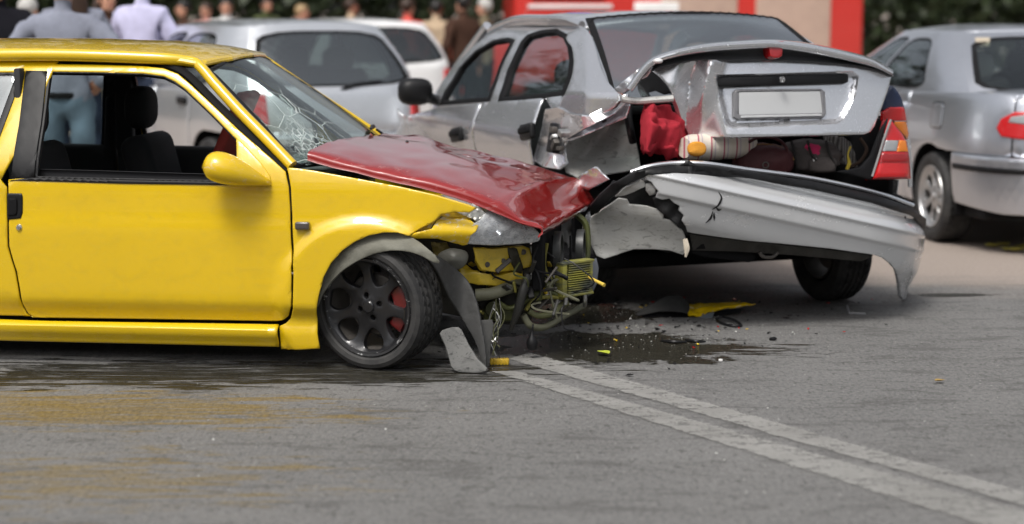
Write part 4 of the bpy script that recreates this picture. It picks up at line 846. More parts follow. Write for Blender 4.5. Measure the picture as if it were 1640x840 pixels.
panel('bonnet', np.array([(2.75, -.72), (3.6, -.70), (4.0, -.6), (4.1, 0), (4.0, .6), (3.6, .70), (2.75, .72), (2.86, 0)]), lambda u, v: np.stack([u, v, .95 - .12 * np.clip(u - 2.7, 0, 2) ** 1.5 + .05 * (1 - (v / .75) ** 2)], 1), M_silw, scar, .07, .04, .03, out=(0, 0, 1))
rbox('front_bumper', (.2, 1.6, .4), (4.0, 0, .42), M_silw, scar, .08, 4)
rbox('floor_pan', (3.0, 1.4, .08), (2.4, 0, .24), M_dblk, scar, .02); rbox('boot_floor', (.96, 1.36, .24), (.60, -.10, .50), M_dblk, scar, .05)
rbox('boot_side_wall', (.92, .03, .62), (.62, -.69, .68), M_dblk, scar, .01); rbox('rear_bulkhead', (.06, 1.36, .8), (1.06, -.02, .62), M_dblk, scar, .02)
for y in (-.36, .36):
    st = mesh('seat', *cat(rbox_geo((.5, .5, .2), (2.1, y, .45), .06, 4), rbox_geo((.16, .48, .6), (1.82, y, .76), .06, 4, rot('Y', R(-14)))), M_seat, scar); V, Fc = blob_geo((1.75, y, 1.16), (.06, .13, .10), 10, 16, 2.8); mesh('headrest', V, Fc, M_seat, st)
rbox('rear_bench', (.16, 1.3, .55), (1.22, 0, .72), M_seat, scar, .06, 4, rot('Y', R(-16)))
rbox('parcel_shelf', (.45, 1.3, .04), (.92, 0, 1.03), M_int, scar, .015)
rbox('dashboard', (.4, 1.3, .25), (2.75, 0, .86), M_int, scar, .06, 4)
# crushed left rear quarter
crm = lambda a, sc, seed: (lambda u, v: -a * ridge(u, v, sc, seed))
base_q = lambda u, v: .84 - .0022 * np.clip(u - 930, 0, 200)
sside('c_pillar_skin', [(905, 60), (930, 42), (948, 60), (958, 95), (972, 130), (992, 152), (984, 172), (950, 190), (925, 198), (905, 190), (892, 178), (903, 152), (914, 125), (918, 98), (914, 74)], lambda u, v: .845 - .0021 * np.clip(150 - v, 0, 120) - .0014 * np.clip(u - 940, 0, 80) - .016 * folds(u, v, (940, 130), 60, 2, 5), M_silw, scar, 7, 2, sm=2, thick=.012, ang=22)
q1 = lambda u, v: .86 - .0022 * np.clip(u - 930, 0, 200) - .075 * folds(u, v, (915, 215), 48, 3, 12) - .03 * folds(u, v, (885, 235), 22, 8, 7)
sside('crushed_quarter_panel', [(872, 176), (892, 172), (912, 182), (940, 186), (975, 168), (1003, 150), (1006, 162), (985, 182), (958, 196), (925, 212), (908, 222), (903, 240), (908, 262), (895, 272), (870, 268), (853, 258), (857, 244), (862, 226), (868, 200)], q1, M_silw, scar, 4.5, 1.2, ang=16)
q2 = lambda u, v: .82 - .0028 * np.clip(u - 905, 0, 200) - .035 * folds(u, v, (960, 240), 60, 6, 8) - .05 * np.exp(-((u - 950 + (v - 230) * .8) / 30.) ** 2) + .03 * sst(250, 280, v)
sside('scraped_quarter_panel', [(903, 234), (914, 224), (940, 213), (972, 200), (1003, 187), (1010, 196), (1016, 215), (1021, 240), (1026, 266), (1005, 274), (965, 281), (925, 285), (908, 276), (904, 256)], q2, M_sild, scar, 5, 1.4, ang=20)
sside('folded_quarter_top', [(893, 186), (912, 178), (945, 186), (978, 168), (1004, 150), (1008, 170), (1003, 190), (972, 202), (940, 214), (915, 225), (900, 226), (896, 205)], lambda u, v: .845 - .0024 * np.clip(u - 930, 0, 200) - .06 * folds(u, v, (950, 190), 40, 27, 10), M_silw, scar, 4.5, 1.2, ang=18)
sside('torn_flap', [(917, 290), (934, 277), (953, 266), (963, 277), (974, 288), (956, 297), (941, 306), (928, 299)], lambda u, v: .88 - .001 * (u - 917) - .02 * ridge(u, v, .05, 1.), M_silw, scar, 7, 1.2)
sside('inner_quarter', [(872, 188), (915, 178), (1005, 160), (1030, 200), (1040, 290), (960, 330), (900, 300), (868, 262)], lambda u, v: .66 - .0026 * np.clip(u - 905, 0, 200) + 0 * u, M_dblk, scar, 14, 2)
rbox('latch_housing', (.10, .05, .15), s_y(np.array(890.), np.array(222.), np.array(.83)), M_blk, scar, .008, 2, rot('X', R(10)))
for k, (px, py, sz) in enumerate(((886, 208, (.05, .03, .03)), (887, 220, (.04, .03, .02)), (889, 232, (.06, .03, .03)), (900, 214, (.03, .03, .05)), (897, 238, (.02, .03, .04)))):
    rbox('latch_plate', sz, s_y(np.array(float(px)), np.array(float(py)), np.array(.865)), M_met if k % 2 else M_dmet, scar, .004, 2, rot('Y', .4 * k))
for L, r_ in (([(1000, 152, .66), (985, 168, .70), (972, 185, .74), (968, 196, .76)], .014), ([(1008, 160, .60), (1006, 185, .62), (1010, 210, .62), (1014, 228, .6)], .02)):
    tube('seal_strip', [s_y(np.array(float(a)), np.array(float(b)), np.array(c)) for a, b, c in L], r_, M_blk, scar, 8, 16)
ytl = lambda u, v: .70 + 0 * u
sside('amber_reflector', [(974, 150), (984, 146), (992, 152), (990, 160), (978, 160)], lambda u, v: .72 + 0 * u, plain('amber_lens', (.7, .16, .02), .15, 0, 0, 1, .2, .8), scar, 5, 1.5)
sside('lid_hinge_panel', [(974, 152), (990, 136), (1010, 120), (1036, 100), (1046, 108), (1034, 122), (1014, 138), (996, 154), (984, 160)], lambda u, v: .74 - .0016 * (u - 974) - .02 * ridge(u, v, .05, 9.), M_silw, scar, 6, 1.4)
# bumper: one moulded surface, drooping to the right, split on the left
bprof = pchip([.20, .28, .33, .38, .42, .505, .52, .535, .60, .612, .622, .64, .685, .70, .735, .75, .80], [.09, .06, .035, -.005, -.040, -.072, -.078, -.092, -.096, -.106, -.100, -.084, -.030, -.050, -.045, -.03, .0])
def bx(y, z):
    zz = z - .235 * y; c = np.clip(-.42 - y, 0, 2) ** 2 * 1.05 + np.clip(y - .35, 0, 2) ** 2 * .5 + .05 * (y / .8) ** 2
    return bprof(zz) + c
BF = [(1029, 274), (1080, 275), (1120, 277.5), (1200, 287), (1300, 302.5), (1400, 325), (1460, 345.5), (1483, 363), (1486, 385), (1483, 410), (1477, 437), (1468, 463), (1459, 479), (1450, 482), (1444, 476), (1441, 458), (1436, 440), (1427, 424), (1414, 414), (1400, 409), (1330, 399), (1250, 391), (1200, 387), (1140, 379), (1101, 373),
      (1098, 364), (1092, 355), (1095, 346), (1087, 338), (1089, 331), (1079, 326), (1072, 319), (1060, 321), (1050, 317), (1054, 307), (1047, 299), (1043, 292), (1034, 288), (1030, 281)]
def bump_mat():
    t = NT('bumper_paint'); n1 = t.noise(3, 5, .65); c = t.mix(n1, (.62, .63, .65), (.68, .69, .70))
    nz = t.ramp(t.noise(2.5, 6, .7, t.co((1, 1, 2.5))), [(.58, 0.), (.80, 1.)]); c = t.mix(t.math('MULTIPLY', nz, .4), c, (.38, .33, .22))
    sc = t.ramp(t.noise(26, 4, .8, t.co((1, .5, 2))), [(.70, 0.), (.74, 1.)]); c = t.mix(t.math('MULTIPLY', sc, .5), c, (.16, .16, .15))
    t.set(Base_Color=c, Metallic=t.math('MULTIPLY', t.math('SUBTRACT', 1., nz), .45), Roughness=t.math('ADD', .26, t.math('MULTIPLY', nz, .3)), Coat_Weight=.6, Coat_Roughness=.08, Normal=t.bump(t.noise(3, 2), .02, .05)); return t.m
M_bmp = bump_mat()
def b_yz(poly):
    p = np.array(poly, float); x = np.zeros(len(p))
    for _ in range(14): q = s_x(p[:, 0], p[:, 1], x); x = x * .4 + .6 * bx(q[:, 1], q[:, 2])
    return np.stack([q[:, 1], (q[:, 2] - .235 * q[:, 1]) * 3], 1)
def BS(u, v): z = v / 3 + .235 * u; return np.stack([bx(u, z), u, z], 1)
SB = panel('rear_bumper', b_yz(BF), BS, M_bmp, scar, .021, .010, drop=.004, out=(-1, 0, .1), eps=.002, thick=.014, ang=50)
SB['label'] = 'silver bumper skin torn off and drooping to one side'
stp = [(944, 332), (958, 314), (980, 295), (1008, 279), (1040, 269), (1080, 264), (1130, 265), (1200, 275), (1300, 289), (1400, 311), (1460, 331), (1485, 351), (1484, 364), (1460, 346), (1400, 325.5), (1300, 303), (1200, 287.5), (1120, 278), (1080, 275.5), (1045, 279), (1015, 291), (994, 304), (975, 323), (958, 342), (945, 348)]
spanel('bumper_strip', stp, lambda y, z: bx(y, z) - .012, M_blk, SB, 8, 2.0, .006, thick=.02)
lip = np.array([(1010, 276), (1040, 266.5), (1080, 261.5), (1130, 262.5), (1200, 272.5), (1300, 286), (1400, 308), (1462, 329)], float); lx = np.array([.02] * 8)
tube('bumper_lip', [s_x(np.array(a), np.array(b), np.array(float(bx(s_x(np.array(a), np.array(b), np.array(.0))[1], .8)) + .012)) for a, b in lip], .011, M_silw, SB, 8, 40)
LB = [(946, 348), (962, 338), (978, 327), (990, 318), (1004, 320), (1008, 328), (1022, 329), (1036, 331), (1052, 336), (1063, 343), (1062, 352), (1074, 354), (1082, 362), (1094, 372), (1099, 385), (1101, 398), (1094, 409), (1072, 402), (1045, 400), (1015, 400), (990, 408), (968, 415), (955, 410), (946, 392), (943, 370)]
spanel('torn_bumper_corner', LB, lambda y, z: bx(y, z) + .035 + .045 * folds(y, z, (.55, .42), .22, 14, 9), M_sild, scar, 5, 1.6, thick=.006, ang=22)
spanel('bumper_shard', [(984, 316), (998, 303), (1026, 288), (1032, 292), (1034, 299), (1016, 308), (1000, 314)], lambda y, z: bx(y, z) + .03, M_sild, SB, 6, 1.2)
spanel('bumper_shard', [(1034, 295), (1042, 294), (1050, 302), (1050, 312), (1040, 314), (1034, 306)], lambda y, z: bx(y, z) + .035, M_sild, SB, 5, 1.2)
FOAM = plain('black_bumper_foam', (.013, .013, .014), .7, 0, .6, 20, .5)
spanel('bumper_core', [(985, 310), (1040, 285), (1090, 300), (1200, 320), (1380, 350), (1440, 380), (1380, 395), (1200, 384), (1095, 392), (1040, 385), (990, 360)], lambda y, z: bx(y, z) + .10 + .02 * np.sin(y * 23), FOAM, scar, 14, 3, thick=.05)
spanel('broken_foam', [(1044, 318), (1060, 310), (1078, 322), (1092, 342), (1096, 356), (1102, 376), (1092, 372), (1080, 358), (1066, 348), (1052, 336)], lambda y, z: bx(y, z) + .03 + .02 * np.sin(y * 60) * np.sin(z * 45), FOAM, SB, 5, 1.2)
spanel('tow_panel', [(1104, 376), (1200, 388), (1330, 400), (1400, 410), (1380, 420), (1270, 410), (1180, 404), (1110, 402)], lambda y, z: bx(y, z) + .07 + .015 * np.sin(y * 40), plain('grimy_underside', (.05, .047, .042), .6, .2, .5, 20, .6), scar, 9, 2, thick=.04)
spanel('tow_bracket', [(1110, 398), (1150, 402), (1205, 404), (1212, 414), (1200, 421), (1130, 412), (1108, 406)], lambda y, z: .16 + 0 * y, M_dblk, scar, 9, 2, thick=.1)
p0 = s_x(np.array(1100.), np.array(398.), np.array(-.03)); tube('torn_strap', [p0 + np.array([.02, 0, .04]), p0, p0 + np.array([-.01, .01, -.04])], [.012, .016, .005], plain('cream_plastic', (.45, .40, .32), .6, 0, .5, 40), scar, 6, 10)
tube('tow_ring', [s_x(np.array(float(a)), np.array(float(b)), np.array(.05)) for a, b in ((1216, 404), (1222, 411), (1236, 412), (1246, 405))], .009, M_dmet, scar, 8, 16)
# scrape on the bumper
for L in ([(1153, 308), (1158, 318), (1153, 330), (1146, 338)], [(1150, 332), (1156, 338), (1160, 336)], [(1148, 340), (1146, 352), (1140, 360)], [(1150, 342), (1152, 356)]):
    P = [s_x(np.array(float(a)), np.array(float(b)), np.array(-.1)) for a, b in L]; P = [np.array([float(bx(p[1], p[2])) - .001, p[1], p[2]]) for p in P]
    tube('scrape', P, [.001, .006, .001], M_dblk, SB, 6, 10)
# tail lamp on the right corner
tly = lambda y, z: -.03 + np.clip(-.60 - y, 0, 1) ** 2 * 2.2 + .16 * (z - .7)
def lamp(name, col, rough=.12, rib=0):
    t = NT(name); t.set(Base_Color=col, Roughness=rough, Coat_Weight=1., Coat_Roughness=.03, Subsurface_Weight=.15, Subsurface_Radius=(.02, .004, .003), Subsurface_Scale=.3)
    wv = t.new('ShaderNodeTexWave', bands_direction='Z'); wv.inputs['Scale'].default_value = 40; t.link(t.co(), wv.inputs['Vector']); t.set(Normal=t.bump(wv.outputs['Fac'], .12, .006)); return t.m
L_red = lamp('red_lamp_lens', (.52, .008, .010)); L_dred = lamp('dark_red_lamp_lens', (.30, .005, .007)); L_clr = lamp('clear_lamp_lens', (.30, .31, .32)); L_amb = lamp('amber_lamp_lens', (.72, .20, .01))
SLP = spanel('tail_lamp', [(1427, 190), (1436, 203), (1446, 214), (1453, 228), (1458, 255), (1460, 287), (1400, 287), (1408, 258), (1416, 228), (1423, 205)], lambda y, z: tly(y, z) + .016, L_dred, scar, 7, 1.5, thick=.08)
spanel('red_lens', [(1427, 191), (1437, 205), (1446, 215), (1452, 226), (1457, 252), (1458, 285), (1403, 285), (1410, 258), (1417, 230), (1422, 208)], tly, L_red, SLP, 6, 3, .012, thick=.014)
for n_, pl, m_ in (('clear_lens', [(1419.5, 225), (1440, 225), (1436, 242), (1414.5, 242)], L_clr), ('amber_lens', [(1441, 225), (1451, 225), (1455, 243), (1437, 243)], L_amb), ('dark_red_lens', [(1413, 246), (1455, 246), (1456, 260), (1410, 260)], L_dred)):
    spanel(n_, pl, lambda y, z: tly(y, z) - .004, m_, SLP, 6, 1., .002, thick=.008)
spanel('boot_seal', [(1424, 190), (1429, 194), (1419, 226), (1409, 256), (1401, 284), (1394, 288), (1366, 280), (1340, 275), (1380, 268), (1396, 250), (1405, 226), (1414, 205)], lambda y, z: tly(y, z) + .03, M_dblk, scar, 7, 1.5, thick=.02)
tube('boot_seal_edge', [s_x(np.array(float(a)), np.array(float(b)), np.array(.0)) for a, b in ((1427, 192), (1416, 222), (1407, 252), (1397, 283))], .006, plain('grey_seal', (.25, .25, .25), .5), scar, 6, 16)
NV = spanel('rear_fender', [(1412, 168), (1418, 150), (1426, 139), (1432, 138), (1440, 146), (1446, 157), (1450, 170), (1452, 178), (1430, 180), (1414, 180)], lambda y, z: .22 + np.clip(-.72 - y, 0, 1) ** 2 * 3, M_navyref, scar, 6, 3, .02, sm=2, thick=.02)  # silver fender's dark blue reflection is put into the colour
NV['label'] = 'fender top with a painted dark blue reflection above the tail lamp'
for n_, pl, m_ in (('red_lens', [(1414, 181), (1427, 172), (1449, 172), (1453, 194), (1426, 194), (1414, 194)], L_red), ('amber_lens', [(1428, 195), (1453, 195), (1456, 215), (1455, 224), (1440, 208)], L_amb)):
    spanel(n_, pl, lambda y, z: .20 + np.clip(-.72 - y, 0, 1) ** 2 * 3, m_, NV, 6, 1.2, .004, thick=.02)
spanel('rear_fender_skin', [(1452, 190), (1458, 220), (1462, 260), (1462, 300), (1456, 300), (1455, 240)], lambda y, z: .5 + 0 * y, M_silw, scar, 8, 1.5, thick=.01)
sp_ = [(.16, .80), (.45, .84), (.42, .55), (.2, .35), (1.02, .35), (1.15, .6), (1.4, .3), (xr + .1, .3), (xr + .02, .95), (1.3, 1.0), (.6, .98)]
panel('right_quarter_panel', np.array([(.34, .40), (.40, .55), (.52, .66), (.75, .72), (.98, .66), (1.1, .5), (1.14, .3), (xr + .1, .3), (xr - .01, 1.05), (.9, 1.03), (.45, 1.0), (.30, .85), (.28, .6)]), SS(-1), M_silw, scar, .05, .01, out=(0, -1, 0))
# boot lid thrown up, left side folded
lidz = lambda y, z: .02 + .10 * (y / .75) ** 2 + .22 * (z - 1.0)
rec = np.array([(1143, 120), (1366, 114), (1376, 122), (1371, 152), (1352, 192), (1340, 199), (1172, 206), (1160, 200)], float)
def lidS(u, v):
    P2 = np.stack([u, v], 1); d = segdist(P2, [rec]); i = inside(P2, [rec]); dep = .042 * sst(0, 9, np.where(i, d, 0))
    q = s_x(u, v, np.zeros(len(u)))
    fold = np.clip(1 - (u - 1030 - .25 * (v - 100)) / 110., 0, 1)
    x = lidz(q[:, 1], q[:, 2]) + dep + .13 * fold ** 1.2 - .045 * np.clip(1 - np.abs(u - 1140 + .30 * (v - 100)) / 26., 0, 1) * sst(215, 150, v) + .05 * np.clip(1 - np.abs(u - 1108 + .10 * (v - 100)) / 24., 0, 1) * sst(96, 140, v) - .055 * folds(u, v, (1085, 165), 55, 44, 8) * sst(0, .45, fold)
    x = x + .05 * sst(118, 96, v) * 0
    return s_x(u, v, x)
LID_P = [(1043, 112), (1066, 103), (1092, 97), (1122, 94), (1160, 96), (1250, 95), (1350, 102), (1405, 111), (1429, 121), (1424, 142), (1414, 170), (1402, 202), (1395, 212), (1384, 216), (1300, 217.5), (1200, 220), (1130, 221), (1108, 221), (1101, 214), (1093, 196), (1086, 172), (1080, 158), (1070, 138), (1056, 122)]
SLD = panel('boot_lid', np.array(LID_P, float), lidS, M_silw, scar, 4, 2.2, ang=40, lines=[rec, rec.mean(0) + (rec - rec.mean(0)) * np.array([.925, .80])], drop=.007, out=(-1, 0, .1), eps=.4, thick=.02)
SLD['label'] = 'dented silver boot lid with a folded side'
lx_ = lambda off: (lambda y, z: lidz(y, z) + off)
HB = spanel('boot_handle', [(1141, 124), (1250, 121), (1352, 117.5), (1360, 120), (1360, 131), (1354, 134), (1250, 136), (1148, 139), (1141, 136)], lx_(.012), M_blk, SLD, 7, 2.5, .008, thick=.03)
V, Fc = lathe_geo([(.001, .004), (.008, .004), (.011, -.003), (.014, -.003), (.014, .01), (.001, .01)], 18, 'x', M=None); mesh('lid_lock', V + s_x(np.array(1253.), np.array(128.), np.array(.03)), Fc, M_chr, SLD)
M_pf = plain('plate_frame', (.16, .16, .17), .4); M_plate = plain('blank_plate', (.46, .47, .48), .45, 0, 0, 1, .04)
PF = spanel('plate_frame', [(1180, 143), (1315, 142), (1322, 147), (1324, 183), (1319, 189), (1184, 192), (1176, 187), (1176, 148)], lx_(.026), M_pf, SLD, 8, 2, .004, thick=.012, holes=[np.array([(1184, 148), (1314, 146), (1318, 181), (1184, 184)], float)])
NP = spanel('number_plate', [(1182, 147), (1316, 145), (1320, 183), (1182, 187)], lx_(.030), M_plate, SLD, 9, 1.5, .002, thick=.004)
spanel('plate_strip', [(1187, 185.5), (1316, 182.5), (1316, 186), (1187, 189)], lx_(.020), M_plate, SLD, 8, .8, .001, thick=.003)
# spoiler across the lid's top with a high brake lamp
ta = np.array([(1002, 140), (1030, 103), (1060, 85), (1120, 71), (1180, 65.5), (1240, 63.5), (1300, 70), (1360, 83), (1400, 95), (1431, 113)], float)
tb = np.array([(1012, 146), (1040, 110), (1066, 95), (1120, 84), (1180, 79), (1240, 77), (1300, 85), (1360, 97), (1400, 107), (1430, 121)], float)
ln_ = len(ta); rows = []
for j, (arr, xo) in enumerate(((ta, .16), (ta + np.array([0, 1.5]), .05), (tb * .35 + ta * .65, -.005), (tb, .0), (tb + np.array([0, 2.]), .05))):
    r0 = []
    for (a, b) in arr:
        y = s_x(np.array(a), np.array(b), np.array(0.))[1]; r0.append(s_x(np.array(a), np.array(b), np.array(.02 + .10 * (y / .75) ** 2 + xo)))
    rows.append(r0)
V, Fc = grid_geo(dense(rows, 14, 70), .004, (-1, 0, .4)); SPO = mesh('spoiler', V, Fc, M_silw, SLD)
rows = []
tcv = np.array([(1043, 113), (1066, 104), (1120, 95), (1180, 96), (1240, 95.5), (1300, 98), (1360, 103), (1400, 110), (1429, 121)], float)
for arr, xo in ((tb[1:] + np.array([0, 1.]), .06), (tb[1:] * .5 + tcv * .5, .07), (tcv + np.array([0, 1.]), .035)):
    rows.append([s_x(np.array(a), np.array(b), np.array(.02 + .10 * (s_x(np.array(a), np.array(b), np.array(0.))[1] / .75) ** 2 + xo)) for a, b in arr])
V, Fc = grid_geo(dense(rows, 6, 50), .004, (-1, 0, .2)); mesh('shaded_lid_shelf', V, Fc, plain('painted_shadow_grey', (.06, .062, .066), .45, .2), SLD)  # shadow below the spoiler is painted as this dark grey strip
spanel('brake_lamp', [(1230, 66), (1256, 66), (1253, 90), (1248, 93), (1238, 93), (1234, 90)], lx_(-.075), L_dred, SLD, 5, 2, .006, thick=.06)
p = s_x(np.array(1054.), np.array(98.), np.array(.03)); V, Fc = blob_geo(p, (.02, .022, .012), 8, 12); mesh('lid_buffer', V, Fc, plain('white_plastic', (.7, .7, .7), .4), SLD)
sside('dark_lid_opening', [(1030, 104), (1044, 112), (1060, 128), (1074, 150), (1062, 152), (1048, 146), (1034, 150), (1020, 140), (1008, 142)], lambda u, v: .50 - .0012 * (u - 1030), M_dblk, scar, 7, 1.5)  # black sheet stands for the unlit inside of the torn lid
tube('lid_frame', [s_x(np.array(float(a)), np.array(float(b)), np.array(c)) for a, b, c in ((990, 158, .2), (1020, 162, .18), (1050, 160, .16), (1078, 158, .14))], .016, M_sild, scar, 8, 14)
# wheels
wheel(scar, (.78, -.80, .285), .29, .18, .19, M_tyre, M_srim, side=-1, style='d'); wheel(scar, (1.22, .62, .275), .29, .18, .19, M_tyre, M_srim, side=1, style='d', camber=R(14))
wheel(scar, (3.19, -.80, .29), .29, .18, .19, M_tyre, M_srim, side=-1, style='d'); wheel(scar, (3.19, .80, .29), .29, .18, .19, M_tyre, M_srim, side=1, style='d')
# ------------------------------------------------------------------ luggage in the open boot
def cloth(name, ctrl, nu, nv, mat, label, catg, amp=.02, sc=9., thick=.006, seed=1., axis=(-.5, -.2, .6)):
    P = np.array([[s_x(np.array(float(a)), np.array(float(b)), np.array(float(c))) for a, b, c in r] for r in ctrl]); G = dense(P, nu, nv); G = crumple(G, sc, amp, axis, seed)
    W_ = G[..., 0, None] * SF + G[..., 1, None] * SL + G[..., 2, None] * np.array([0, 0, 1.]) + Sorg
    V, Fc = grid_geo(W_, thick, (0, -1, .3)); o = mesh(name, V, Fc, mat, None, ang=60, center=True); tag(o, label, catg); return o
def fabric(name, col, sc=90, rough=.9, vary=.25):
    return plain(name, col, rough, 0, .3, sc, vary, 0, .2)
cloth('jacket', [[(1030, 160, .26), (1044, 165, .20), (1056, 176, .22), (1072, 186, .26), (1098, 196, .34)], [(1026, 180, .22), (1042, 186, .10), (1060, 196, .16), (1080, 202, .18), (1100, 210, .28)], [(1022, 212, .20), (1038, 214, .06), (1058, 218, .13), (1080, 218, .14), (1100, 222, .22)], [(1022, 236, .22), (1036, 244, .05), (1052, 238, .13), (1074, 245, .10), (1096, 242, .18)], [(1026, 246, .26), (1034, 252, .12), (1052, 250, .18), (1076, 258, .13), (1094, 256, .24)]], 40, 40, fabric('red_fabric', (.34, .022, .035)), 'crumpled red jacket spilling out of the open boot', 'jacket', .06, 11., seed=3.)
def striped():
    t = NT('striped_cloth'); sep = t.new('ShaderNodeSeparateXYZ'); t.link(t.co(), sep.inputs[0]); v = t.math('FRACT', t.math('MULTIPLY', sep.outputs[0], 15.))
    c = t.ramp(v, [(0., (.62, .55, .46)), (.30, (.65, .58, .5)), (.33, (.40, .10, .14)), (.42, (.42, .12, .15)), (.45, (.62, .56, .48)), (.62, (.6, .55, .48)), (.66, (.33, .25, .36)), (.72, (.62, .56, .48))]); 
    for e in c.node.color_ramp.elements: pass
    t.set(Base_Color=c, Roughness=.9, Normal=t.bump(t.noise(120, 3), .3, .01)); return t.m
pA, pB = s_x(np.array(1096.), np.array(238.), np.array(.10)), s_x(np.array(1204.), np.array(232.), np.array(.26))
wA, wB = [Sorg + p[0] * SF + p[1] * SL + np.array([0, 0, p[2]]) for p in (pA, pB)]
V, Fc = tube_geo([wA, wA + (wB - wA) * .1, wA + (wB - wA) * .5, wA + (wB - wA) * .9, wB], [.048, .062, .066, .06, .04], 26, 40); V = crumple(V, 14, .014, (-.2, -.6, .4), 2.)
tag(mesh('striped_towel', V, Fc, striped(), None, ang=60, center=True), 'rolled cream towel with thin coloured stripes lying in the boot', 'towel')
V, Fc = blob_geo(wA + np.array([.055, -.035, .0]), (.046, .02, .036), 10, 16, 2.2); V = crumple(V, 20, .012, (0, -1, 0), 4.)
tag(mesh('orange_pouch', V, Fc, fabric('orange_fabric', (.62, .28, .04)), None, center=True), 'small orange pouch tucked into the striped towel', 'pouch')
def bag(name, px, py, x, rad, mat, label, catg, amp=.06, p_=2.4, ry=0.):
    c = s_x(np.array(float(px)), np.array(float(py)), np.array(x)); c = Sorg + c[0] * SF + c[1] * SL + np.array([0, 0, c[2]]); V, Fc = blob_geo(c, rad, 20, 32, p_, rot('Y', ry), amp, 3., px * .1); V = crumple(V, 11, .02, (-.1, -.5, .5), px * .01)
    o = mesh(name, V, Fc, mat, None, ang=60, center=True); tag(o, label, catg); return o, c
BRN = fabric('maroon_leather', (.055, .016, .018), 120, .5)
o, c = bag('handbag', 1222, 262, .22, (.15, .09, .095), BRN, 'half round maroon handbag with a ring stud in the boot', 'handbag', .02)
l0 = o.location
V, Fc = tube_geo([c - np.array(l0) + np.array([.11 * math.cos(a), -.06 - .02 * math.sin(a), .05 + .085 * math.sin(a)]) for a in np.linspace(0, 3.14, 9)], .008, 8, 24); mesh('bag_handle', V, Fc, BRN, o)
V, Fc = lathe_geo([(.014 + .003 * math.cos(a), .003 * math.sin(a)) for a in np.linspace(0, 6.28, 7)[:-1]], 20, 'y', True, c=c + np.array([.0, -.096, -.0]) - np.array(l0)); mesh('ring_stud', V, Fc, M_dmet, o)
V, Fc = tube_geo([c - np.array(l0) + np.array([.147 * math.cos(a), -.035, .095 * math.sin(a)]) for a in np.linspace(.2, 2.94, 9)], .005, 6, 30); mesh('piping', V, Fc, fabric('tan_piping', (.2, .11, .04)), o)
o, c = bag('backpack', 1296, 252, .24, (.155, .10, .085), fabric('grey_brown_fabric', (.075, .065, .062)), 'dark grey backpack with a small metal buckle in the boot', 'backpack', .10)
cl = c - np.array(o.location)
V, Fc = rbox_geo((.02, .02, .03), cl + np.array([.01, -.105, -.01]), .004); mesh('buckle', V, Fc, M_met, o)
for q in ((-.10, .02), (-.02, .05), (.07, .04)):
    V, Fc = tube_geo([cl + np.array([q[0], -.07, .085]), cl + np.array([q[0] + .01, -.108, .03]), cl + np.array([q[0] + q[1], -.105, -.03]), cl + np.array([q[0] + q[1], -.07, -.07])], .0075, 6, 18); mesh('bag_strap', V, Fc, fabric('dark_webbing', (.03, .027, .026)), o)
V, Fc = blob_geo(cl + np.array([.05, -.085, -.03]), (.07, .035, .04), 10, 18, 3.2, None, .08, 4.); mesh('pocket', V, Fc, MATS['grey_brown_fabric'], o)
o, c = bag('pink_cloth', 1303, 243, .17, (.052, .03, .03), fabric('pink_fabric', (.45, .03, .10)), 'folded pink cloth lying on the dark grey backpack', 'cloth', .12, 2.2, R(18))
G_ = []
for i in range(5):
    G_.append([(1318 + k * 12 + i * 3 - (k * .5) ** 2, 216 + i * 11 + k * (3 - i * .2), .30 + .03 * math.sin(k * 2.2)) for k in range(5)])
rb = NT('ribbed_knit'); wv = rb.new('ShaderNodeTexWave', bands_direction='X'); wv.inputs['Scale'].default_value = 18; rb.link(rb.co(), wv.inputs['Vector']); rb.set(Base_Color=rb.mix(wv.outputs['Fac'], (.16, .15, .14), (.44, .42, .40)), Roughness=.95, Normal=rb.bump(wv.outputs['Fac'], .8, .02))
cloth('knitted_pullover', G_, 26, 26, rb.m, 'pale ribbed pullover hanging behind the dark grey backpack', 'pullover', .02, 9., seed=5.)
def wp_(px, py, x):
    c = s_x(np.array(float(px)), np.array(float(py)), np.array(x)); return Sorg + c[0] * SF + c[1] * SL + np.array([0, 0, c[2]])
tag(tube('yellow_strap', [wp_(1362, 236, .22), wp_(1358, 248, .18), wp_(1360, 262, .16), wp_(1356, 272, .16)], [.006, .004, .010, .009], fabric('yellow_webbing', (.55, .42, .06)), None, 8, 16, center=True), 'thin yellow strap hanging at the edge of the boot', 'strap')
tag(tube('brown_cable', [wp_(1378, 222, .3), wp_(1388, 240, .26), wp_(1378, 258, .24), wp_(1362, 268, .24)], .009, fabric('brown_rubber', (.06, .04, .03)), None, 8, 24, center=True), 'curved brown cable beside the yellow strap in the boot', 'cable')
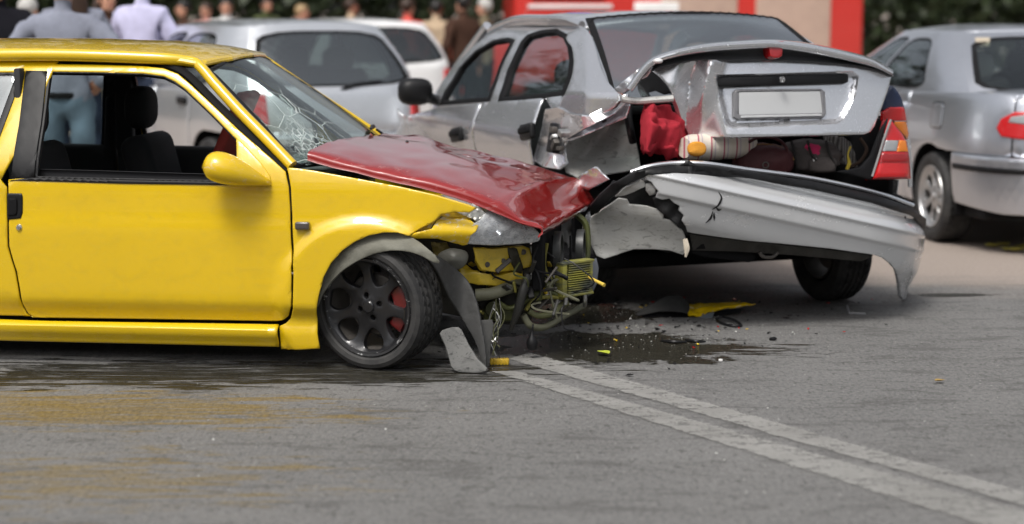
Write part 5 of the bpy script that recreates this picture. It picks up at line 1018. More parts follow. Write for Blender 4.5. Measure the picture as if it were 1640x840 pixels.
# ------------------------------------------------------------------ parked cars behind
def make_car(name, tail, phi, L, b, belt, cab, pm, label, kind, wheels, lampcol, rimm, doors, plate=True, wipe=True, zb=.24, group=None):
    root = empty(name, (tail[0], tail[1], 0), math.pi / 2 + phi); tag(root, label, 'car', group)
    a = np.linspace(0, math.pi, 4001); ca, sa = np.cos(a), np.sin(a)
    n_ = np.where(ca > 0, 5.2, 3.4)
    X = L / 2 - L / 2 * np.sign(ca) * np.abs(ca) ** (2 / n_); Y = b * np.abs(sa) ** (2 / n_)
    s_ = np.concatenate([[0], np.cumsum(np.hypot(np.diff(X), np.diff(Y)))]); ug = np.linspace(0, s_[-1], 600); Xg, Yg = np.interp(ug, s_, X), np.interp(ug, s_, Y)
    dx, dy = np.gradient(Xg, ug), np.gradient(Yg, ug); nx, ny = -dy, dx; k = np.hypot(nx, ny); nx, ny = nx / k, ny / k
    uX = lambda x: float(np.interp(x, Xg[(Yg > b * .55)], ug[(Yg > b * .55)]))
    ins = pchip([.15, .30, .50, .66, .80, .95, 1.05, 1.1], [.07, .03, .008, 0., .012, .035, .075, .11])
    def S(s, off=0.):
        def f(u, z):
            q = np.abs(u); sg = np.sign(u) * s; x, y, mx, my = (np.interp(q, ug, w_) for w_ in (Xg, Yg, nx, ny)); o = off - ins(z)
            return np.stack([x + mx * o, (y + my * o) * np.where(sg == 0, 1, sg), z], 1)
        return f
    zt = lambda x: float(np.interp(x, *zip(*belt)))
    ucr = uX(.16); r = wheels['r']
    def arch(x0, R_=None):
        R_ = R_ or r + .055; return [(uX(x0 + R_ * math.cos(t)), r + R_ * math.sin(t) * 1.0) for t in np.linspace(math.pi * .985, math.pi * .015, 14)]
    xr, xf = wheels['xr'], wheels['xf']; zbm = .62
    for s in (1, -1):
        o = (0, s, 0); def_top = lambda x0, x1, n=6: [(uX(x), zt(x)) for x in np.linspace(x0, x1, n)]
        # quarter panel: behind the rear door, round to the lamp
        q = [(ucr * .93, zbm + .006), (ucr * .93, zt(.1))] + def_top(.2, doors[0] - .005) + [(uX(doors[0] - .005), .62), (uX(xr + r + .12), .30)]
        q += [(uX(xr + r + .055), .30)] + [p for p in reversed(arch(xr)) if p[1] > .3 and p[0] > uX(xr - r * .9)] + [(uX(xr - (r + .05)), zbm - .17), (uX(xr - (r + .05)), zbm + .006)] if False else []
        lo = [p for p in arch(xr)]                                   # from the rear foot of the arch to its front foot
        q = [(ucr * .93, zt(.1))] + def_top(.2, doors[0] - .005) + [(uX(doors[0] - .005), .60), (uX(doors[0] + .05), zb)] + [(lo[-1][0] + .01, zb)] + lo[::-1]
        q = [p for p in q if not (p[0] < uX(xr) and p[1] < zbm + .006)] + [(lo[3][0], zbm + .006), (ucr * .93, zbm + .006)]
        QP = panel('rear_quarter', np.array(q), S(s), pm, root, .05, .006, out=o)
        for i in range(len(doors) - 1):
            x0, x1 = doors[i] + .005, doors[i + 1] - .005
            D = panel('door', np.array(def_top(x0, x1) + [(uX(x1), zb), (uX(x0 + (.06 if i == 0 else 0)), zb), (uX(x0), .6)]), S(s), pm, root, .06, .006, out=o)
            hx = x0 + .13; hz = zt(hx) - .10; p = S(s)(np.array([uX(hx) * 1.]), np.array([hz]))[0]; V, Fc = rbox_geo((.17, .035, .06), p + np.array([0, s * .012, 0]), .014, 3); mesh('door_handle', V, Fc, M_blk if kind == 'hatch' else pm, D)
        la = arch(xf); xe = L - .35
        panel('front_fender', np.array(def_top(doors[-1] + .005, xe) + [(uX(xe), .58), (la[-1][0], .58)] + [p for p in la[::-1]] + [(la[0][0] - .01, zb), (uX(doors[-1] + .005), zb)]), S(s), pm, root, .06, .006, out=o)
        for x0 in (xr, xf):
            V, Fc = lathe_geo([(r + .09, .0), (r + .07, .25), (.1, .27), (.1, .29), (r + .10, .28)], 30, 'y', True); V = V * np.array([1, -s, 1]) + np.array([x0, s * (b - .05), r]); V[:, 2] = np.maximum(V[:, 2], .2); mesh('wheel_well', V, Fc if s < 0 else [tuple(reversed(f)) for f in Fc], M_dblk, root)
            wheel(root, (x0, s * (b - .03), r), r, .19, r * .68, M_tyre, rimm, side=s, style='d')
    z2 = wheels.get('zrear', zt(0))
    rp = panel('rear_panel', np.array([(-ucr * .92, zbm + .006), (ucr * .92, zbm + .006), (ucr * .92, z2), (ucr * .4, z2 + .012), (-ucr * .4, z2 + .012), (-ucr * .92, z2)]), S(1), pm, root, .06, .012, out=(-1, 0, 0))
    ub = uX(xr - (r + .065)); BP = panel('rear_bumper', np.array([(-ub, .30), (-ub * .6, .26), (ub * .6, .26), (ub, .30), (ub, zbm), (-ub, zbm)]), S(1, .03), pm, root, .06, .02, .02, out=(-1, 0, 0), thick=.02)
    panel('bumper_strip', np.array([(-ub * .97, .52), (-ub * .42, .52), (-ub * .42, .555), (-ub * .97, .555)]), S(1, .042), M_blk, BP, .06, .008, out=(-1, 0, 0), thick=.02)
    panel('bumper_strip', np.array([(ub * .97, .52), (ub * .42, .52), (ub * .42, .555), (ub * .97, .555)]), S(1, .042), M_blk, BP, .06, .008, out=(-1, 0, 0), thick=.02)
    uf = float(ug[-1]); fb = uf - uX(xf + r + .065)
    def SFr(u, z): q = S(1, .03)(np.sign(u + 1e-9) * (uf - np.abs(u)), z); return q
    panel('front_bumper', np.array([(-fb, .28), (fb, .28), (fb, .62), (fb * .5, .68), (-fb * .5, .68), (-fb, .62)]), SFr, pm, root, .07, .02, .02, out=(1, 0, 0), thick=.02)
    # cabin: a loft from the waist ring to the roof ring, cut by the windows
    (x0, x1, hw0, z0), (X0, X1, hw1, z1) = cab
    def ring(xa, xb, hw, n=6.5):
        t = np.linspace(0, 2 * math.pi, 8001); c, s = np.cos(t), np.sin(t); px = (xa + xb) / 2 - (xb - xa) / 2 * np.sign(c) * np.abs(c) ** (2 / n); py = hw * np.sign(s) * np.abs(s) ** (2 / n)
        f = 2 ** (-1 / n); cor = [np.argmin((px - ((xa + xb) / 2 + sx * (xb - xa) / 2 * f)) ** 2 + (py - sy * hw * f) ** 2) for sx, sy in ((-1, 1), (1, 1), (1, -1), (-1, -1))]
        sl = np.concatenate([[0], np.cumsum(np.hypot(np.diff(px), np.diff(py)))]); T = sl[-1]; sc = [sl[i] for i in cor] + [sl[cor[0]] + T]
        def f2(tt):
            tt = np.mod(tt, 4); i = np.clip(tt.astype(int), 0, 3); fr = tt - i; lo = np.array(sc)[i]; hi = np.array(sc)[i + 1]; q = np.mod(lo + (hi - lo) * fr, T)
            return np.interp(q, sl, px), np.interp(q, sl, py)
        return f2
    r0, r1 = ring(x0, x1, hw0), ring(X0, X1, hw1)
    def SC(off=0.):
        def f(t, v):
            ax, ay = r0(t); bx_, by = r1(t); x = ax + (bx_ - ax) * v; y = ay + (by - ay) * v; z = z0 + (z1 - z0) * v; xc = (x0 + x1 + X0 + X1) / 4
            m = 1 + .045 * np.sin(np.clip(v, 0, 1) * math.pi) + off; return np.stack([xc + (x - xc) * (1 + (m - 1) * .6), y * m, z], 1)
        return f
    wins = []
    tx = lambda x: (x - x0) / (x1 - x0)
    for s in (1, -1):
        ds = doors
        for i in range(len(ds)):
            ta, tb = (max(tx(ds[i] if i else ds[0] - wheels.get('qw', 0)), .05) + .012, min(tx(ds[i + 1]) if i + 1 < len(ds) else .94, .95) - .012) if i + 1 < len(ds) else (None, None)
            if ta is None: continue
            q = [(ta, .05), (tb, .05), (min(tb, .97) if i + 2 < len(ds) else tb - .02, .5), (tb - (.0 if i + 2 < len(ds) else .06), .88), (ta + (.05 if i == 0 else 0), .90), (ta + (.01 if i == 0 else 0), .55)]
            q = np.array(q); q[:, 0] = q[:, 0] if s > 0 else 3 - q[:, 0]; wins.append(('side_window', q, (0, s, .2)))
    wins.append(('rear_window', np.array([(3.06, .07), (3.94, .07), (3.93, .5), (3.92, .93), (3.08, .93), (3.07, .5)]), (-1, 0, .4)))
    wins.append(('windscreen', np.array([(1.06, .04), (1.94, .04), (1.93, .5), (1.92, .93), (1.08, .93), (1.07, .5)]), (1, 0, .4)))
    wins = [(n0, chaikin(q0), o0) for n0, q0, o0 in wins]
    # the shell is unrolled once round (t from -.5 to 3.5), the seam lies behind the rear screen's foot
    def shift(q): q = q.copy(); q[:, 0] = np.where(q[:, 0] > 3.5, q[:, 0] - 4, q[:, 0]); return q
    shells = [(-.03, 1.02), (1.02, 1.98), (1.98, 3.03), (3.03, 3.97)]
    for (ta, tb), nm in zip(shells, ('side_frame', 'screen_frame', 'side_frame', 'rear_frame')):
        hh = []
        for w_ in wins:
            c = w_[1].mean(0); cc = c[0] if c[0] < 3.6 else c[0]
            if ta < c[0] < tb: hh.append(np.array([(min(max(x, ta + .012), tb - .012), y) for x, y in w_[1]]))
        outl = [(t, 0.) for t in np.linspace(ta, tb, 9)] + [(t, 1.0) for t in np.linspace(tb, ta, 9)]
        panel(nm, np.array(outl), SC(), pm, root, .07, .0, holes=hh, out={'side_frame': (0, 1 if ta < 1 else -1, 0), 'screen_frame': (1, 0, .3), 'rear_frame': (-1, 0, .3)}[nm], eps=.004, thick=.012)
    for nm, q, o in wins:
        c = q.mean(0); W_ = panel(nm, q, SC(-.004), wheels.get('glass', M_glt), root, .08, .004, .001, out=o, eps=.004, thick=.004)
        panel('window_seal', q, SC(.002), M_dblk, W_, .06, .006, .002, holes=[c + (q - c) * np.array([.93, .91])], out=o, eps=.004, thick=.012)
    zc = wheels.get('crown', .065)
    ring1 = np.stack(r1(np.linspace(0, 4, 60, endpoint=False)), 1); ring1[:, 1] *= 1.0
    panel('roof', ring1, lambda u, v: np.stack([u, v, z1 - .012 + zc * (1 - np.clip(np.abs(v) / (hw1 * 1.05), 0, 1) ** 2.5) * (.55 + .45 * np.clip(1 - np.abs((u - (X0 + X1) / 2) / ((X1 - X0) / 2)) ** 3, 0, 1))], 1), pm, root, .07, .05, .03, out=(0, 0, 1), thick=.02)
    # bonnet, and the boot deck of a saloon
    def deck(nm, xa, xb, zf, cut):
        xs = np.linspace(xa, xb, 12); hy = [float(np.interp(x, Xg, Yg)) - .075 for x in xs]; pl = np.array([(x, -h) for x, h in zip(xs, hy)] + [(x, h) for x, h in zip(xs[::-1], hy[::-1])])
        return panel(nm, pl, lambda u, v: np.stack([u, v, np.array([zf(x) for x in u]) + .035 * (1 - (v / b) ** 2)], 1), pm, root, .07, .04, .03, out=(0, 0, 1), thick=.015)
    deck('bonnet', x1 - .12, L - .09, lambda x: zt(x) - .005, 0)
    if kind == 'saloon': deck('boot_lid', .07, x0 + .12, lambda x: zt(x) - .01, 0)
    # lamps, plate, wiper
    for s in (1, -1):
        lp = wheels['lamp']; pl = np.array([(s * ucr * u, z) for u, z in lp]); LO = panel('tail_lamp', pl, S(1, .018), lampcol, root, .03, .012, .012, out=(-1, s * .3, 0), thick=.03)
        if wheels.get('clear'): panel('reversing_lens', np.array([(s * ucr * u, z) for u, z in wheels['clear']]), S(1, .024), L_clr, LO, .03, .008, .006, out=(-1, 0, 0), thick=.02)
    if plate:
        PL = panel('number_plate', np.array([(-.26, wheels['zp']), (.26, wheels['zp']), (.26, wheels['zp'] + .11), (-.26, wheels['zp'] + .11)]), S(1, .035), M_plate, root, .1, .006, .002, out=(-1, 0, 0), thick=.012)
    if wipe:
        p = [SC(.03)(np.array([t]), np.array([v]))[0] for t, v in ((3.5, .02), (3.42, .10), (3.27, .14))]; tube('rear_wiper', p, [.014, .012, .008], M_blk, root, 6, 12)
    rbox('floor_pan', (L - .6, 2 * b - .2, .12), (L / 2, 0, .27), M_dblk, root, .03)
    for y in (-.36, .36):
        for x, hm in ((wheels.get('sx', 1.1), wheels.get('hr', M_seat)), (wheels.get('sx', 1.1) + .85, M_seat)):
            st = mesh('seat', *cat(rbox_geo((.45, .5, .2), (x + .22, y, .5), .06, 3), rbox_geo((.16, .48, .55), (x, y, .8), .06, 3, rot('Y', R(-14)))), M_seat, root); V, Fc = blob_geo((x - .05, y, 1.14), (.06, .13, .10), 10, 16, 2.9); mesh('headrest', V, Fc, hm, st)
    rbox('dashboard', (.35, 2 * hw0 - .2, .22), (x1 - .35, 0, z0 - .08), M_int, root, .06, 3)
    for s in (1, -1):
        p = np.array([x1 - .62, s * (b + .07), zt(x1 - .6) + .07]); V, Fc = blob_geo(p, (.07, .10, .075), 10, 16, 2.8); mm = mesh('door_mirror', V, Fc, M_blk if kind == 'hatch' else pm, root); tube('mirror_arm', [p - np.array([0, s * .05, .03]), p - np.array([-.04, s * .16, .06])], .03, M_blk, mm, 8, 6)
    return root, S, SC, ucr, uX
HT = np.array([-1.22, 13.75])
make_car('silver_hatchback', HT, R(30), 3.95, .83, [(0, .93), (.3, .94), (1.0, .94), (2.6, .90), (3.2, .84), (3.95, .70)], ((.08, 3.0, .775, .93), (.50, 2.05, .60, 1.40)), M_hat, 'parked silver hatchback with a wide dark rear window and wiper', 'hatch',
         dict(r=.29, xr=.72, xf=3.2, zrear=.925, zp=.50, lamp=[(.80, .70), (1.02, .70), (1.04, .92), (.84, .92)], qw=.45, hr=M_grey, sx=.95, glass=glass('hatch_glass', (.6, .65, .64), 1.3, base=.12)), L_red, M_srim, [1.05, 1.85, 2.75])
ctr = gz(1497, 388); FT = np.array([3.74, 11.53])
rt_, S_f, SC_f, uc_f, uX_f = make_car('grey_saloon', FT, R(9), 4.45, .85, [(0, 1.0), (.4, 1.01), (1.2, .985), (2.8, .92), (3.4, .86), (4.45, .70)], ((.58, 3.35, .79, .97), (1.32, 2.38, .56, 1.375)), M_far, 'parked grey saloon with clear topped tail lamps and a fuel flap', 'saloon',
         dict(r=.30, xr=.98, xf=3.62, zrear=.985, zp=.66, lamp=[(.52, .745), (.80, .735), (1.02, .75), (1.08, .80), (1.04, .86), (.92, .905), (.72, .91), (.56, .89)], clear=[(.60, .83), (.80, .83), (.96, .84), (.94, .875), (.80, .89), (.62, .875)], qw=.30, hr=M_grey, sx=1.45, glass=M_gl), L_red, M_srim, [1.42, 2.25, 3.1], wipe=False)
fl = smooth_poly([(uX_f(.82), .76), (uX_f(.82), .925), (uX_f(.995), .925), (uX_f(.995), .76)], 1)
FP = panel('fuel_flap', fl, S_f(1, .004), M_far, rt_, .03, .012, .006, out=(0, 1, 0)); panel('flap_gap', np.array([(uX_f(.812), .752), (uX_f(.812), .933), (uX_f(1.003), .933), (uX_f(1.003), .752)]), S_f(1, .0015), M_dblk, FP, .03, .01, .002, out=(0, 1, 0), thick=.003)
V, Fc = rbox_geo((.02, .10, .06), SC_f(-.03)(np.array([3.86]), np.array([.84]))[0], .005); mesh('window_sticker', V, Fc, plain('cream_paper', (.6, .52, .4), .8), rt_)
# white car further back, only its corner shows past the hatchback
make_car('white_hatchback', (-1.18, 18.8), R(24), 3.9, .82, [(0, .95), (.3, .96), (1.0, .95), (2.6, .90), (3.2, .84), (3.9, .70)], ((.08, 3.0, .765, .95), (.50, 2.05, .60, 1.37)), paint('white_paint', (.72, .72, .72), 0, .3, .7, .1), 'white hatchback parked behind the silver hatchback', 'hatch',
         dict(r=.29, xr=.72, xf=3.2, zrear=.945, zp=.50, lamp=[(.80, .70), (1.02, .70), (1.04, .92), (.84, .92)], qw=.45, sx=.95), L_red, M_srim, [1.05, 1.85, 2.75])
# ------------------------------------------------------------------ people
def person(loc, yaw, H, top, bottom, hair, label, arms='down', long_hair=False, scarf=None, lean=0., sleeves=True, name='person'):
    k = H / 1.70
    J = dict(pel=(0, 0, .93), spi=(0, .0, 1.12), che=(0, .005, 1.31), nek=(0, .01, 1.45), hb=(0, 0, 1.505), jaw=(0, -.022, 1.545), sk=(0, -.004, 1.615), tp=(0, 0, 1.675))
    rad = dict(pel=(.155, .115), spi=(.132, .098), che=(.155, .112), nek=(.056, .056), hb=(.055, .055), jaw=(.06, .07), sk=(.074, .09), tp=(.055, .065))
    E = [('pel', 'spi', 't'), ('spi', 'che', 't'), ('che', 'nek', 't'), ('nek', 'hb', 's'), ('hb', 'jaw', 's'), ('jaw', 'sk', 's'), ('sk', 'tp', 's')]
    for s, n in ((1, 'l'), (-1, 'r')):
        el, wr = {'down': ((.25, .02, 1.13), (.27, -.06, .88)), 'akimbo': ((.40, .07, 1.15), (.20, -.04, 1.01)), 'fold': ((.25, -.03, 1.13), (.02, -.20, 1.16)), 'point': ((.27, -.10, 1.25), (.22, -.36, 1.36))}[arms if not (arms == 'point' and s < 0) else 'down']
        J.update({'sh' + n: (s * .175, .01, 1.385), 'el' + n: (s * el[0], el[1], el[2]), 'wr' + n: (s * wr[0], wr[1], wr[2]), 'hp' + n: (s * .095, 0, .885), 'kn' + n: (s * .11, -.02, .49), 'an' + n: (s * .115, .03, .085), 'to' + n: (s * .13, -.13, .04)})
        w_ = np.array(J['wr' + n]); d = w_ - np.array(J['el' + n]); d /= np.linalg.norm(d); J['ha' + n] = tuple(w_ + d * .085)
        rad.update({'sh' + n: (.072, .072), 'el' + n: (.05, .05), 'wr' + n: (.031, .033), 'ha' + n: (.022, .038), 'hp' + n: (.10, .10), 'kn' + n: (.064, .064), 'an' + n: (.043, .045), 'to' + n: (.042, .03)})
        E += [('che', 'sh' + n, 't'), ('sh' + n, 'el' + n, 'a'), ('el' + n, 'wr' + n, 'a' if sleeves else 's'), ('wr' + n, 'ha' + n, 's'), ('pel', 'hp' + n, 'b'), ('hp' + n, 'kn' + n, 'b'), ('kn' + n, 'an' + n, 'b'), ('an' + n, 'to' + n, 'f')]
    keys = list(J); idx = {q: i for i, q in enumerate(keys)}; P = np.array([J[q] for q in keys]) * k
    P[:, 0] += lean * np.clip(P[:, 2] - .9, 0, 1)
    me = bpy.data.meshes.new(name); me.from_pydata(P.tolist(), [(idx[a], idx[b]) for a, b, _ in E], []); ob = bpy.data.objects.new(name, me); COL.objects.link(ob)
    m1 = ob.modifiers.new('skin', 'SKIN'); m1.use_smooth_shade = True; m2 = ob.modifiers.new('sub', 'SUBSURF'); m2.levels = 2; m2.render_levels = 2
    for q, i in idx.items():
        sv = me.skin_vertices[0].data[i]; sv.radius = (rad[q][0] * k, rad[q][1] * k); sv.use_root = q == 'pel'
    dg = bpy.context.evaluated_depsgraph_get(); ev = ob.evaluated_get(dg); nm = bpy.data.meshes.new_from_object(ev)
    V = np.array([tuple(v.co + v.normal * ((noise.noise(v.co * 9 + Vector((H * 9, 0, 0))) * .022 + abs(noise.noise(v.co * 17)) * .024) if .1 < v.co.z < 1.4 * k else 0.)) for v in nm.vertices]); Fc = [tuple(p.vertices) for p in nm.polygons]; bpy.data.objects.remove(ob)
    A = np.array([P[idx[a]] for a, b, _ in E]); B = np.array([P[idx[b]] for a, b, _ in E]); D = B - A; LL = (D * D).sum(1); kinds = [e[2] for e in E]
    mi = []
    for f in Fc:
        c = V[list(f)].mean(0); t = np.clip(((c - A) * D).sum(1) / LL, 0, 1); dd = np.linalg.norm(A + D * t[:, None] - c, axis=1) / np.array([.12 if q in 'tb' else .07 for q in kinds]); kk = kinds[int(dd.argmin())]
        if kk in 'tb': kk = 't' if c[2] > .925 * k + .006 * math.sin(c[0] * 40) else 'b'
        mi.append({'t': 0, 'a': 0, 'b': 1, 's': 2, 'f': 3}[kk])
    geo = [(V, Fc)]; extra = []
    for s, n in ((1, 'l'), (-1, 'r')):                       # fingers and thumb
        w_, h_ = P[idx['wr' + n]], P[idx['ha' + n]]; d = (h_ - w_) / np.linalg.norm(h_ - w_); sd = np.cross(d, (1., 0, 0)); sd /= np.linalg.norm(sd) + 1e-9; cu = np.cross(sd, d)
        for q, (off, ln) in enumerate(((-.027, .062), (-.009, .074), (.009, .070), (.026, .055))):
            b0 = h_ - d * .015 + sd * off; extra.append(tube_geo([b0, b0 + d * ln * .55 + cu * .006, b0 + d * ln * .95 + cu * .022], [.0095, .009, .006], 6, 7))
        b0 = w_ + d * .035 + sd * -.025; extra.append(tube_geo([b0, b0 + d * .03 - sd * .022, b0 + d * .06 - sd * .026], [.011, .010, .007], 6, 7))
    hd = P[idx['sk']]
    extra.append(blob_geo(hd + np.array([0, -.088, -.022]) * k, (.012, .018, .022), 6, 8)); extra += [blob_geo(hd + np.array([s * .075, .005, -.015]) * k, (.01, .022, .032), 6, 8) for s in (-1, 1)]
    eyes = [blob_geo(hd + np.array([s * .03, -.08, .0]) * k, (.011, .009, .008), 6, 8) for s in (-1, 1)]; mouth = [blob_geo(hd + np.array([0, -.086, -.062]) * k, (.024, .008, .007), 6, 8)]
    Vx, Fx = cat(*geo, *extra, *eyes, *mouth); nE = sum(len(g[1]) for g in extra); nI = sum(len(g[1]) for g in eyes)
    mi += [2] * nE + [4] * nI + [5] * (len(Fx) - len(mi) - nE - nI)
    o = mesh(name, Vx, Fx, None, None, ang=80); o.location = loc; o.rotation_euler = (0, 0, yaw)
    for m_ in (top, bottom, M_skin, M_dblk, M_dblk, MATS['lip_tone']): o.data.materials.append(m_)
    o.data.polygons.foreach_set('material_index', mi)
    hp = [blob_geo(hd + np.array([0, .014, .022]) * k, (.088 * k, .098 * k, .088 * k), 12, 18, 2.1, None, .05, 5., H)]
    hp[0][0][:, 1] = np.where((hp[0][0][:, 2] < hd[2] + .03 * k), np.maximum(hp[0][0][:, 1], hd[1] - .02), hp[0][0][:, 1])
    if long_hair: hp.append(blob_geo(hd + np.array([0, .075, -.17]) * k, (.105 * k, .045 * k, .24 * k), 14, 16, 2.4, None, .08, 4., 3.))
    mesh('hair', *cat(*hp), hair, o)
    if scarf:
        V, Fc = cat(lathe_geo([(.075 + .03 * math.cos(a), 1.44 * k + .04 * math.sin(a)) for a in np.linspace(0, 6.28, 9)[:-1]], 24, 'z', True), tube_geo([np.array((.07, .09, 1.43)) * k, np.array((.09, .12, 1.25)) * k, np.array((.08, .125, 1.05)) * k], [.04, .045, .035], 10, 14)); mesh('scarf', V, Fc, scarf, o)
    bt = lathe_geo([(.150 + .012 * math.cos(a), .945 * k + .022 * math.sin(a)) for a in np.linspace(0, 6.28, 7)[:-1]], 26, 'z', True); bt[0][:, 1] *= .80; mesh('belt', *bt, M_dblk, o)
    return tag(o, label, 'person')
plain('lip_tone', (.4, .14, .12), .5)
def fab(n, c): return fabric(n + '_cloth', c, 26, vary=.5)
F_jean = fab('pale_denim', (.15, .21, .27)); F_dj = fab('dark_denim', (.025, .035, .06)); F_bg = fab('grey_blue', (.22, .235, .29)); F_blk = fab('black', (.008, .008, .012)); F_lav = fab('lavender', (.50, .49, .70)); F_pur = fab('purple', (.13, .015, .12))
F_brn = fab('brown', (.06, .03, .02)); F_red = fab('coral_red', (.60, .10, .08)); F_wht = fab('white', (.7, .69, .66)); F_bei = fab('beige', (.5, .38, .26)); F_khk = fab('khaki', (.17, .14, .09)); F_pnk = fab('pale_pink', (.62, .36, .32)); F_grn = fab('olive', (.10, .12, .05))
H_brn = plain('brown_hair', (.035, .016, .008), .5); H_blk = plain('black_hair', (.008, .006, .005), .45); H_bld = plain('blond_hair', (.35, .24, .12), .5); H_gry = plain('grey_hair', (.45, .44, .42), .6)
def gp(px, Y): return (float((px - CX) / FPX * Y * 1.004), Y, 0)
person(gp(110, 12.2), math.pi, 1.76, F_bg, F_jean, H_bld, 'person in pale jeans and a grey blue jacket seen from behind', 'akimbo')
person(gp(126, 13.9), R(190), 1.80, F_bg, F_dj, H_brn, 'person with long brown hair and a purple scarf', 'down', True, F_pur)
person(gp(8, 13.6), R(20), 1.80, F_blk, F_dj, H_blk, 'person dressed all in black with hanging arms', 'down')
person(gp(236, 15.2), R(160), 1.82, F_lav, F_dj, H_blk, 'person in a pale lavender shirt with folded arms', 'fold', sleeves=False)
person(gp(180, 16.6), R(40), 1.70, F_brn, F_khk, H_brn, 'person in a dark brown jacket with long brown hair', 'down', True)
person(gp(56, 16.2), R(150), 1.60, F_bei, F_dj, H_gry, 'grey haired person in a beige top', 'fold')
far = [(300, 23.5, F_brn, F_dj, H_blk, 1.6, 'person in a brown jacket and dark jeans'), (336, 25., F_pnk, F_khk, H_brn, 1.58, 'person in a pale pink shirt'), (368, 22.6, F_wht, F_dj, H_blk, 1.63, 'person in a white shirt and dark jeans'), (432, 26.5, F_grn, F_blk, H_blk, 1.66, 'person in an olive shirt and black trousers'), (488, 24.5, F_pnk, F_dj, H_bld, 1.55, 'blond person in a pale pink shirt and jeans'),
       (566, 25.5, F_bei, F_khk, H_brn, 1.63, 'person in a beige shirt and khaki trousers'), (655, 22.0, F_red, F_dj, H_brn, 1.62, 'person in a coral red top'), (700, 23.2, F_bei, F_brn, H_blk, 1.60, 'person in a beige shirt and brown trousers'), (742, 21.5, F_brn, F_blk, H_blk, 1.66, 'person in a brown jacket and black trousers'), (776, 22.5, F_khk, F_blk, H_gry, 1.62, 'grey haired person in a khaki coat')]
for i, (px, Y, a, b, h, hh, lb) in enumerate(far): person(gp(px, Y), R(35 * i - 60), hh, a, b, h, lb, ('down', 'fold', 'akimbo', 'point')[i % 4])
# ------------------------------------------------------------------ red fire truck
trk = empty('fire_truck', (.0, 23.4, 0), R(4)); tag(trk, 'red fire truck with pale roller shutters along its side', 'truck')
M_tr = paint('fire_red', (.55, .030, .022), 0, .35, .6, .1); M_sh = plain('pale_shutter', (.50, .36, .29), .5, .1); M_tw = plain('white_stripe', (.75, .75, .74), .5)
def tp(name, x0, x1, z0, z1, y, mat, par, d=.05, bev=.02): return rbox(name, (x1 - x0, d, z1 - z0), ((x0 + x1) / 2, y, (z0 + z1) / 2), mat, par, bev, 3)
rbox('front_bumper', (.9, 2.0, .75), (-.25, 1.05, .82), M_tr, trk, .1, 4); CB = rbox('cab', (1.75, 2.2, 1.95), (.90, 1.1, 1.52), M_tr, trk, .14, 5); BD = rbox('body', (2.75, 2.24, 2.1), (3.05, 1.12, 1.62), M_tr, trk, .05, 3)
tp('cab_window', .25, 1.15, 1.62, 2.25, -.003, M_gld, CB, .02); tp('cab_door_trim', .2, 1.25, 1.52, 1.57, -.005, M_tw, CB, .02); tp('white_badge', 1.52, 2.08, 1.44, 1.60, -.02, M_tw, BD, .05)
for x0, x1 in ((1.86, 2.82), (3.05, 4.0)):
    SH = tp('shutter', x0, x1, .75, 2.4, -.012, M_sh, trk, .03)
    for k in range(22): tp('shutter_slat', x0 + .02, x1 - .02, .77 + k * .074, .77 + k * .074 + .062, -.028, M_sh, SH, .016, .004)
tp('chassis', .2, 4.4, .35, .62, .6, M_dblk, trk, 1.2); rbox('beacon', (.3, 1.3, .14), (.8, 1.1, 2.56), plain('blue_beacon', (.02, .08, .5), .15), trk, .04, 3)
for x in (.95, 3.4):
    for y, sd_ in ((.02, -1), (2.2, 1)): wheel(trk, (x, y, .45), .45, .28, .27, M_tyre, M_srim, side=sd_, style='d')
# ------------------------------------------------------------------ trees
def leafmat(n, c0, c1):
    t = NT(n); oi = t.new('ShaderNodeObjectInfo'); t.set(Base_Color=t.mix(t.noise(1.3, 3), c0, c1), Roughness=.55, Subsurface_Weight=0., Specular_IOR_Level=.3); return t.m
M_leaf = leafmat('leaves', (.028, .055, .016), (.075, .11, .03)); M_leafshade = leafmat('shade_dark_leaves', (.012, .02, .008), (.03, .042, .014)); M_bark = plain('bark', (.07, .055, .04), .9, 0, .6, 12, .4)  # second leaf colour is darkened to paint in shade on hedge and back row
def tree_geo(seed, h, rx, low, n):
    rg = np.random.default_rng(seed); rnd = random.Random(seed)
    parts = [tube_geo([(0, 0, -.1), (.05, .03, h * .3), (-.08, .06, h * .62), (.02, 0, h * .88)], [.24, .17, .10, .03], 9, 16)]; tips = []
    for i in range(11):
        z = h * (low + (.85 - low) * i / 10); a = i * 2.4 + rnd.random(); L_ = rx * (.55 + .45 * math.sin(math.pi * (i + 1) / 12)); e = np.array((math.cos(a) * L_, math.sin(a) * L_, z + L_ * .45)); parts.append(tube_geo([(0, 0, z), e * .5 + np.array((0, 0, z * .5 + .1)), e], [.07, .045, .015], 6, 8)); tips += [e, e * .6 + np.array((0, 0, z * .4))]
    tips += [np.array((rg.normal() * rx * .5, rg.normal() * rx * .5, h * (low + (1.02 - low) * rg.random()))) for _ in range(22)]
    c = np.array(tips)[rg.integers(0, len(tips), n)]; d = rg.normal(size=(n, 3)); d /= np.linalg.norm(d, axis=1)[:, None]; p = c + d * (rg.random((n, 1)) ** .5) * rx * .34
    u = rg.normal(size=(n, 3)); u /= np.linalg.norm(u, axis=1)[:, None]; v = np.cross(u, rg.normal(size=(n, 3))); v /= np.linalg.norm(v, axis=1)[:, None]; sz = rg.uniform(.07, .15, (n, 1))
    LV = np.concatenate([p - u * sz, p + v * sz * .55, p + u * sz, p - v * sz * .55], 0); LF = [(i, i + n, i + 2 * n, i + 3 * n) for i in range(n)]
    return cat(*parts), (LV, LF)
TM = []
for i, (h, rx, low) in enumerate(((7.5, 2.6, .12), (9., 3.0, .16), (6.5, 2.5, .10))):
    T_, L_ = tree_geo(20 + i, h, rx, low, 7000); TM.append((T_, L_))
protos = {}
